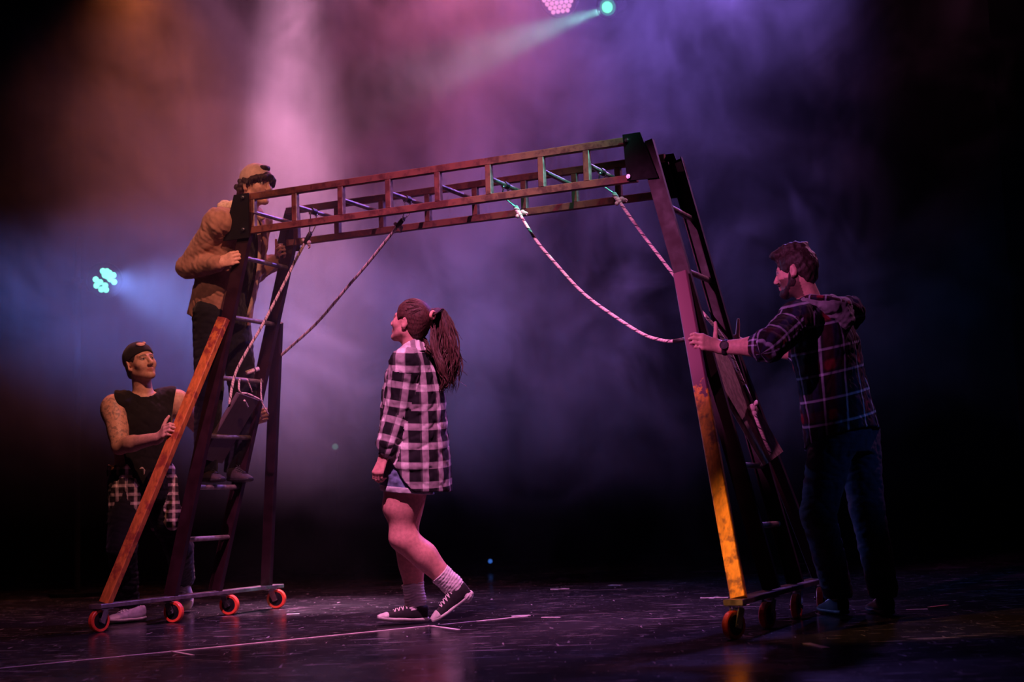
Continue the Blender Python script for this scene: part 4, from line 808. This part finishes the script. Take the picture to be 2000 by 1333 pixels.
# ------------------------------------------------------------------ the man standing on the left ladder
CL = dict(head=(-1.477, 8.243, 2.531), neck=(-1.568, 8.280, 2.381), chest=(-1.630, 8.321, 2.203), waist=(-1.691, 8.400, 1.956), pelvis=(-1.731, 8.425, 1.822), shR=(-1.673, 8.110, 2.283), elR=(-1.885, 8.248, 2.055), wrR=(-1.664, 8.072, 2.040), knR=(-1.590, 8.059, 2.062), shL=(-1.517, 8.465, 2.349), elL=(-1.550, 8.489, 2.053), wrL=(-1.416, 8.561, 2.130), knL=(-1.370, 8.516, 2.171), hipR=(-1.770, 8.319, 1.787), hipL=(-1.689, 8.519, 1.799), knR_=(-1.796, 8.362, 1.328), knL_=(-1.633, 8.583, 1.331), anR=(-1.838, 8.453, 0.889), anL=(-1.703, 8.665, 0.884), heR=(-1.883, 8.491, 0.800), toR=(-1.712, 8.336, 0.785), heL=(-1.739, 8.651, 0.800), toL=(-1.580, 8.494, 0.785))
p = Person(CL, (.86, -.50, 0), (.80, -.58, -.10), (.06, -.03, 1), 1.02)
cl = empty('person', (-1.80, 8.47, .78)); tag(cl, 'man in tan jacket and backward cream cap standing on a rung of the left ladder', 'person')
J = p.J; F = p.vol(ALL, .16); add_head(F, p, 1.05, 1.0)
add_limbs(F, p, dict(torso=[(0, .15, .11), (.3, .145, .105), (.7, .165, .115), (.88, .15, .085), (1.0, .06, .058)], arm=(.052, .043, .029), leg=(.078, .052, .047, .035)))
hand(F, J['wrR'], J['knR'], EV, A3(0, 0, 1), (24, 80, 66), 1.04, (.9, .25, .45), 18); hand(F, J['wrL'], J['knL'], -EV, A3(0, 0, 1), (24, 82, 55), 1.0, (.5, .75, 0), 14)
F.obj('body', SKIN, cl, None, face_tint(p, (.60, .33, .24)))
lat = np.cross(p.R[1], A3(0, 0, 1)); ax = norm(J['neck'] - J['pelvis']); b0 = J['pelvis'] - ax * .06
TEE = cloth('black_print_tee', (.020, .018, .022), .85, .6, 26, 500, .3); Q = p.vol(('neck', 'pelvis', 'shR', 'shL'), .25, .006); Q.loft(b0, J['neck'], lat, [(0, .155, .118), (.35, .152, .115), (.72, .170, .125), (.9, .14, .09), (1, .07, .066)], 0, cap=.015); Q.ripple(.006, 68, 51); Q.cut(J['neck'] + p.R[1] * .03 - A3(0, 0, .01), norm(A3(0, 0, 1) + p.R[1] * .7), .004); to_ = Q.obj('tee_shirt', TEE, cl)
def jacket(V, o):
    V.loft(b0 - ax * .02, J['neck'] + ax * .02, lat, [(0, .196 + o, .160 + o), (.3, .19 + o, .152 + o), (.55, .195 + o, .152 + o), (.75, .205 + o, .155 + o, 0, -.006), (.9, .175 + o, .12 + o), (.97, .115 + o, .09 + o), (1.0, .085 + o, .08 + o)], 0, p=2.3, cap=.02)
    for s in 'LR':
        sh, el, wr = J['sh' + s], J['el' + s], J['wr' + s]; V.cone(J['neck'] - A3(0, 0, .05), sh, .07 + o, .084 + o, .03).cone(sh, el, .074 + o, .062 + o, .03).cone(el, wr - norm(wr - el) * .03, .062 + o, .046 + o, .02)
    return V
V_ = jacket(p.vol(('neck', 'pelvis', 'shR', 'shL', 'elR', 'elL', 'wrR', 'wrL'), .26), 0); V_.ripple(.0055, 27, 61, (1, 1, .8), True).ripple(.0025, 90, 62); inner = V_.d.copy(); V_.hollow(inner, .014)
V_.cut(b0 + ax * .0, -ax, .004); V_.cut(J['neck'] + A3(0, 0, .02), norm(A3(0, 0, 1) + p.R[1] * .3), .004)
# the front hangs open
fx, fy = p.R[0], p.R[1]; X, Y, Z = V_.ax[0][:, None, None], V_.ax[1][None, :, None], V_.ax[2][None, None, :]; c = J['pelvis']; hh = (Z - c[2]); sx = (X - c[0] - ax[0] / ax[2] * hh) * fx[0] + (Y - c[1] - ax[1] / ax[2] * hh) * fx[1]; sy = (X - c[0] - ax[0] / ax[2] * hh) * fy[0] + (Y - c[1] - ax[1] / ax[2] * hh) * fy[1]
op = np.maximum(np.abs(sx + .01) - (.075 - .03 * np.clip(hh / .5, 0, 1)), .02 - sy).astype(np.float32); V_.d = np.maximum(V_.d, -op)
JK = cloth('tan_canvas_jacket', (.37, .19, .14), .8, .25, 18, 600, .35); jo = V_.obj('jacket', JK, cl); LIN = cloth('cream_fleece', (.75, .55, .42), .95, .2, 60, 200, .6)
for sg, w0 in ((1, 1), (-1, 1)):
    b = MB(); P = [c + ax * h + fx * (-.01 + sg * (.077 - .03 * min(1, max(0, h / .5)))) + fy * (.150 + .01 * math.sin(h * 9) - .06 * max(0, (h - .36) / .2)) for h in (-.05, .1, .25, .40, .50, .56)]; b.tube(bez(P, 24), .016, 8, .5, fy); b.obj('fleece_edge', LIN, jo, True)
for s, zz in (('R', .40),):   # chest pocket flap and hip pocket
    q = c + ax * zz + fx * .115 + fy * .128; w_ = norm(fx * .8 - fy * .55); MB().box(q - w_ * .055, q + w_ * .055, .012, .045, ax).obj('pocket_flap', JK, jo); q = c + ax * .10 + fx * .155 + fy * .088; w_ = norm(fx * .45 - fy * .85); MB().box(q - w_ * .06, q + w_ * .06, .012, .12, ax).obj('pocket', JK, jo)
nk = J['neck']; C = Vol(nk - .3, nk + .3, .0055); x, y = fx, fy
C.chain([nk + x * .06 + y * .095 - A3(0, 0, .03), nk + x * .095 + y * .02 + A3(0, 0, .01), nk + x * .07 - y * .075 + A3(0, 0, .018), nk - y * .105 + A3(0, 0, .012), nk - x * .07 - y * .075 + A3(0, 0, .018), nk - x * .095 + y * .02 + A3(0, 0, .01), nk - x * .06 + y * .095 - A3(0, 0, .03)], [.024, .034, .042, .048, .042, .034, .024], .03)
C.cone(nk - y * .10 + A3(0, 0, -.01), nk - y * .15 + A3(0, 0, -.08), .06, .045, .04); C.ripple(.005, 95, 71); C.obj('hood', LIN, jo)
TRS = cloth('dark_trousers', (.009, .009, .015), .85, .3, 20, 700, .3)
def trousers(p, zcut, r=(.104, .078, .066), mat=TRS, seed=81, nm='trousers'):
    J = p.J; lat = np.cross(p.R[1], A3(0, 0, 1)); Q = p.vol(('pelvis', 'hipR', 'hipL', 'knR_', 'knL_', 'anR', 'anL'), .2, .006); Q.loft(J['pelvis'] - A3(0, 0, .10), J['pelvis'] + A3(0, 0, .12), lat, [(0, .155, .12), (.5, .165, .128), (1, .158, .12)], 0)
    for s in 'LR': 
        an = J['an' + s]; d = norm(an - J['kn' + s + '_']); Q.cone(J['hip' + s], J['kn' + s + '_'], r[0], r[1], .04).cone(J['kn' + s + '_'], an + d * .01, r[1], r[2], .02)
    Q.ripple(.0045, 40, seed, (.7, .7, 1.6), True).ripple(.0015, 110, seed + 1)
    for s in 'LR':
        if s in zcut: Q.cut(A3(0, 0, zcut[s]), (0, 0, -1), .004)
    Q.cut(J['pelvis'] + A3(0, 0, .11), (0, 0, 1), .004); return Q.obj(nm, mat, p.root)
p.root = cl; trousers(p, {'R': .855})
for s in 'LR':
    shoe(cl, J['he' + s], J['to' + s], (0, 0, 1), DARK_SHOE, BLACK_RUB, BLACK_RUB, None, 1.05)
T = p.T; CAPM = cloth('cream_cap', (.72, .48, .38), .85, .15, 30, 500, .3); Hh = Vol(J['head'] - .24, J['head'] + .24, .0045); Hh.ell(T(0, -.012, .036), A3(.086, .106, .096), p.HR, 0)
Hh.cut(T(0, .09, .052), p.HR[2] * -1 + p.HR[1] * .36, .004); Hh.ell(T(0, .098, .098), A3(.036, .040, .022), p.HR, .004, 's'); i_ = Hh.d.copy(); Hh.ripple(.0012, 60, 5); cp = Hh.obj('cap', CAPM, cl)
def brim(base, fd, upd, root, mat, L=.075, wd=.070):
    V = []; n = 14; sd = norm(np.cross(fd, upd))
    for th in (0, .004):
        for i in range(n + 1):
            a = -1 + 2 * i / n; 
            for r_ in (0, .5, 1): V.append(base + sd * a * wd * (1 - .12 * r_) + fd * (L * r_ * math.sqrt(max(0, 1 - (a * .93) ** 2)) - .035 * a * a) - upd * (.022 * a * a * (.6 + r_ * .5)) - upd * th)
    m_ = 3 * (n + 1); Fc = []
    for i in range(n):
        for r_ in (0, 1): q = i * 3 + r_; Fc += [(q, q + 1, q + 4, q + 3), (m_ + q, m_ + q + 3, m_ + q + 4, m_ + q + 1)]
        Fc += [(i * 3 + 2, m_ + i * 3 + 2, m_ + i * 3 + 5, i * 3 + 5), (i * 3, i * 3 + 3, m_ + i * 3 + 3, m_ + i * 3)]
    Fc += [(0, m_, m_ + 1, 1), (1, m_ + 1, m_ + 2, 2), (3 * n, 3 * n + 1, m_ + 3 * n + 1, m_ + 3 * n), (3 * n + 1, 3 * n + 2, m_ + 3 * n + 2, m_ + 3 * n + 1)]
    return mesh_obj('brim', V, Fc, mat, root, True)
brim(T(0, -.108, .004), norm(-p.HR[1] * .42 - p.HR[2] * .90), norm(-p.HR[1] * .90 + p.HR[2] * .42), cp, cloth('cap_brim', (.10, .05, .05), .85), .095)
HC = hair_mat('dark_curls', (.040, .020, .018)); b = Vol(J['head'] - .2, J['head'] + .2, .0045); rng = np.random.RandomState(5)
for n in range(64):
    a = rng.uniform(-1.25, 1.25); q_ = T(math.sin(a) * .083, math.cos(a) * .097 - .005, .062 - .035 * abs(math.sin(a))); e_ = T(math.sin(a + rng.uniform(-.25, .25)) * .088, math.cos(a) * .104, .030 - .03 * abs(math.sin(a)) + rng.uniform(-.012, .010)); b.chain([q_, (q_ + e_) / 2 + (q_ - T(0, 0, .05)) * rng.uniform(.05, .12), e_], [.008, .0085, .005], .003)
for n in range(34):
    a = rng.choice((-1, 1)); y_ = rng.uniform(-.09, .02); b.ell(T(a * (.078 - .2 * abs(y_ + .02) * .4), y_, rng.uniform(-.045, .02)), rng.uniform(.012, .017), p.HR, .006)
b.ell(T(0, .060, .092), A3(.036, .030, .022), p.HR, .006); b.ell(T(0, -.06, -.03), A3(.055, .04, .045), p.HR, .02)
for q in (-1, 1): b.ell(T(.086 * q, -.004, -.03), A3(.02, .02, .028), p.HR, .006, 's')
b.ripple(.003, 110, 6); b.obj('curly_hair', HC, cl)
wr = J['wrR'] + norm(J['elR'] - J['wrR']) * .012; MB().ring(wr, J['knR'] - J['elR'], .031, .006, 22, 8, 2.0).obj('wristband', BLACK_RUB, cl, True)

# ------------------------------------------------------------------ the man pushing at the foot of the left ladder
CR = dict(head=(-2.197, 8.350, 1.513), neck=(-2.190, 8.404, 1.311), chest=(-2.199, 8.413, 1.148), waist=(-2.228, 8.437, 0.938), pelvis=(-2.232, 8.453, 0.803), shR=(-2.337, 8.310, 1.255), elR=(-2.279, 8.207, 1.015), wrR=(-2.007, 8.018, 1.045), knR=(-1.956, 7.950, 1.078), shL=(-2.014, 8.477, 1.286), elL=(-1.887, 8.700, 1.097), wrL=(-1.608, 8.792, 1.175), knL=(-1.543, 8.769, 1.200), hipR=(-2.292, 8.394, 0.789), hipL=(-2.164, 8.516, 0.781), knR_=(-2.264, 8.193, 0.437), knL_=(-2.047, 8.659, 0.410), anR=(-2.302, 8.433, 0.099), anL=(-2.128, 9.104, 0.220), heR=(-2.234, 8.481, 0.031), toR=(-2.354, 8.280, 0.027), heL=(-2.143, 9.199, 0.267), toL=(-2.102, 9.125, 0.032))
p = Person(CR, (.20, -.97, 0), (.70, -.68, .16), (-.26, .02, 1), 1.0)
cr_ = empty('person', (-2.25, 8.5, 0)); tag(cr_, 'man in black sleeveless top and backward black cap pushing the left ladder, tattooed arm', 'person')
J = p.J; F = p.vol(ALL, .16); add_head(F, p, 1.12, 1.05)
add_limbs(F, p, dict(torso=[(0, .155, .115), (.3, .15, .11), (.7, .178, .125), (.88, .165, .09), (1.0, .062, .06)], arm=(.064, .046, .031), leg=(.082, .054, .048, .036)))
F.ell(J['shR'] + A3(-.012, -.01, -.03), A3(.062, .062, .075), None, .04).cone(J['shR'] + (J['elR'] - J['shR']) * .3, J['shR'] + (J['elR'] - J['shR']) * .7, .058, .054, .03); F.ell(J['shL'] + A3(.012, -.01, -.03), A3(.058, .058, .07), None, .04)
hand(F, J['wrR'], J['knR'], EV, A3(.25, 0, 1), (20, 76, 60), 1.02, (.35, .85, .1), 14); hand(F, J['wrL'], J['knL'], -EV, A3(0, 0, 1), (24, 82, 55), 1.0, (.4, .85, 0), 14)
def tat(V):
    d = np.linalg.norm(np.cross(V - J['shR'], norm(J['elR'] - J['shR'])), axis=1); t = (V - J['shR']) @ norm(J['elR'] - J['shR']); m = ((d < .085) & (t > -.08) & (t < .27)).astype(float); return np.c_[m, m * 0, m * 0]
F.obj('body', SKIN_T, cr_, tat, face_tint(p, (.62, .34, .25), beard=(.46, .24, .18)))
lat = np.cross(p.R[1], A3(0, 0, 1)); ax = norm(J['neck'] - J['pelvis']); TANK = cloth('black_tank', (.006, .005, .007), .85, .3, 20, 600, .3); Q = p.vol(('neck', 'pelvis', 'shR', 'shL'), .25, .006)
Q.loft(J['pelvis'] - ax * .01, J['neck'] + ax * .01, lat, [(0, .176, .138), (.35, .176, .136), (.72, .200, .150), (.88, .190, .118), (.96, .13, .09), (1, .088, .082)], 0, p=2.2, cap=.015); 
for s in 'RL': Q.cone(J['neck'] - A3(0, 0, .045), J['sh' + s] * .86 + J['neck'] * .14 + A3(0, 0, .006), .078, .078, .03)
Q.ripple(.004, 45, 91, (1, 1, .8), True).ripple(.0015, 110, 92)
for s, sg in (('R', 1), ('L', -1)): Q.cut(J['sh' + s] * .94 + J['neck'] * .06, norm(lat * (1 if (J['sh' + s] - J['neck']) @ lat > 0 else -1) - A3(0, 0, .15)), .006)
Q.cone(J['neck'] + p.R[1] * .03 + A3(0, 0, .045), J['neck'] + A3(0, 0, .16), .078, .09, .006, 's'); Q.obj('tank_top', TANK, cr_)
p.root = cr_; trousers(p, {'R': .085}, (.100, .078, .066), cloth('black_trousers', (.005, .005, .008), .85, .3, 20, 700, .3), 95)
def tied(m, x, y):
    a = band(m, x, .052, 0, .35, .06); b = band(m, y, .052, 0, .35, .06); return m.mix(m.math('MULTIPLY', m.math('ADD', a, b), .5), (.03, .022, .024), (.70, .55, .50))
TM = plaid('pale_black_tied_plaid', tied); wq = J['pelvis'] + A3(0, 0, .075); C = Vol(J['pelvis'] - .45, J['pelvis'] + .35, .006)
C.loft(wq - A3(0, 0, .03), wq + A3(0, 0, .03), lat, [(0, .180, .140), (.5, .186, .146), (1, .178, .138)], 0, cap=.015)
fx, fy = p.R[0], p.R[1]; kn_ = wq + fy * .142 + fx * .07 - A3(0, 0, .01)
C.ell(kn_, A3(.034, .026, .030), p.R, .02).chain([kn_, kn_ + fx * .03 - A3(0, 0, .09) + fy * .02, kn_ + fx * .055 - A3(0, 0, .19) + fy * .01], [.022, .036, .048], .02).chain([kn_, kn_ - fx * .035 - A3(0, 0, .08) + fy * .02, kn_ - fx * .05 - A3(0, 0, .20) + fy * .02], [.022, .038, .050], .02)
C.chain([wq - fy * .13 - fx * .10, wq - fy * .15 - fx * .13 - A3(0, 0, .32)], [.05, .07], .03).chain([wq - fy * .13 + fx * .10, wq - fy * .15 + fx * .13 - A3(0, 0, .32)], [.05, .07], .03).chain([wq - fx * .165, wq - fx * .20 - A3(0, 0, .30)], [.035, .055], .04)
C.ripple(.010, 81, 97, (1, 1, .5)).ripple(.004, 143, 98); C.obj('tied_shirt', TM, cr_, lambda V: np.c_[(V - wq) @ fx, V[:, 2], V[:, 0] * 0])
SNK = plain('pale_lilac_sneaker', (.50, .42, .50), .6, 0, .25, 24); SNS = plain('white_sneaker_sole', (.72, .62, .58), .5, 0, .15, 24)
shoe(cr_, A3(-2.215, 8.485, .004), A3(-2.365, 8.265, .006), (0, 0, 1), SNK, SNS, WHITE_LACE, SNS, 1.15, 'sneaker')
shoe(cr_, A3(-2.145, 9.165, .262), A3(-2.098, 9.105, .010), A3(-.15, -.95, .28), SNK, SNS, WHITE_LACE, SNS, 1.15, 'sneaker')
for s, upv in (('R', A3(0, 0, 1)), ('L', A3(-.15, -.95, .28))):
    an = J['an' + s]; d = norm(J['kn' + s + '_'] - an); he = J['he' + s] * .75 + J['to' + s] * .25 + norm(upv) * .045; K = Vol(np.minimum(an, he) - .15, np.maximum(an, he) + .18, .005); K.cone(an + d * .07, an, .048, .044, 0).cone(an, he, .043, .034, .02); K.ripple(.002, 60, 3); K.cut(an + d * .065, d, .003); K.obj('sock', cloth('grey_sock', (.42, .30, .36), .9), cr_)
T = p.T; BC = cloth('black_cap', (.012, .010, .014), .85, .2, 30, 500, .3); Hh = Vol(J['head'] - .24, J['head'] + .24, .0045); Hh.ell(T(0, -.012, .032), A3(.085, .105, .094), p.HR, 0); Hh.cut(T(0, .09, .046), p.HR[2] * -1 + p.HR[1] * .36, .004); Hh.ripple(.0012, 60, 5); cp = Hh.obj('cap', BC, cr_)
brim(T(0, -.088, -.004), norm(-p.HR[1] * .55 - p.HR[2] * .85), norm(-p.HR[1] * .85 + p.HR[2] * .55), cp, BC)
q = T(.020, .078, .088); nrm = norm(q - T(0, -.012, .032)); x_, y_, _ = frame(nrm); MB().ball(q + nrm * .003, 1.0, 14, np.array([x_ * .026, y_ * .014, nrm * .004])).ball(q + nrm * .004 + x_ * .022 + y_ * .012, 1.0, 10, np.array([x_ * .011, y_ * .009, nrm * .004])).obj('cap_patch', plain('pale_patch', (.62, .34, .30), .7), cp, True)
Hh = Vol(J['head'] - .2, J['head'] + .2, .0048); Hh.ell(T(0, -.014, .020), A3(.0785, .098, .086), p.HR, 0).ell(T(0, -.06, -.03), A3(.056, .04, .042), p.HR, .03); Hh.ell(T(0, .095, -.03), A3(.078, .090, .11), p.HR, .01, 's')
for q in (-1, 1): Hh.ell(T(.084 * q, .004, -.025), A3(.026, .03, .036), p.HR, .008, 's')
Hh.ripple(.002, 140, 7); Hh.obj('hair', HM, cr_)


# ------------------------------------------------------------------ haze
m = NT('stage_haze'); m.t.nodes.remove(m.b); v = m.coord(); xs = m.sep(v)
q = m.mapping(v, (1.0, 0.40, 1.0), (0, 0, 0), (1.7, 0, 0.4)); big = m.noise(q, 0.45, 2, 0.5, 0.5); mid = m.noise(q, 1.35, 5, 0.62, 0.9)
cl = m.ramp(m.math('ADD', m.math('MULTIPLY', big, 0.45), m.math('MULTIPLY', mid, 0.55)), 0.43, 0.59, 0.03, 1.0)
mask = m.math('MULTIPLY', m.ramp(xs[2], 0.45, 2.1, 0.02, 1.0), m.math('MULTIPLY', m.ramp(xs[1], 7.7, 9.2, 0.10, 1.0), m.ramp(xs[1], 13.5, 11.5, 0.1, 1.0)))
mask = m.math('MULTIPLY', mask, m.math('MULTIPLY', m.ramp(xs[0], 4.0, 1.0, 0.02, 1.0), m.ramp(xs[0], -4.6, -1.3, 0.05, 1.0)))
sc = m.node('VolumeScatter'); sc.inputs['Color'].default_value = (0.95, 0.95, 0.95, 1); sc.inputs['Anisotropy'].default_value = 0.5
m.val(sc.inputs['Density'], m.math('MULTIPLY', m.math('MULTIPLY', cl, mask), 0.20)); m.ln(sc.outputs[0], m.o.inputs['Volume'])
hz = MB().prism([(-6.4, -4.1), (6.4, -4.1), (6.4, 4.1), (-6.4, 4.1)], (0, 11.7, 0.02), (0, 11.7, 7.0), (0, 1, 0)).obj('haze', m.m)
tag(hz, 'drifting stage haze filling the back of the stage, coloured by the lamps', 'haze', None, 'stuff')
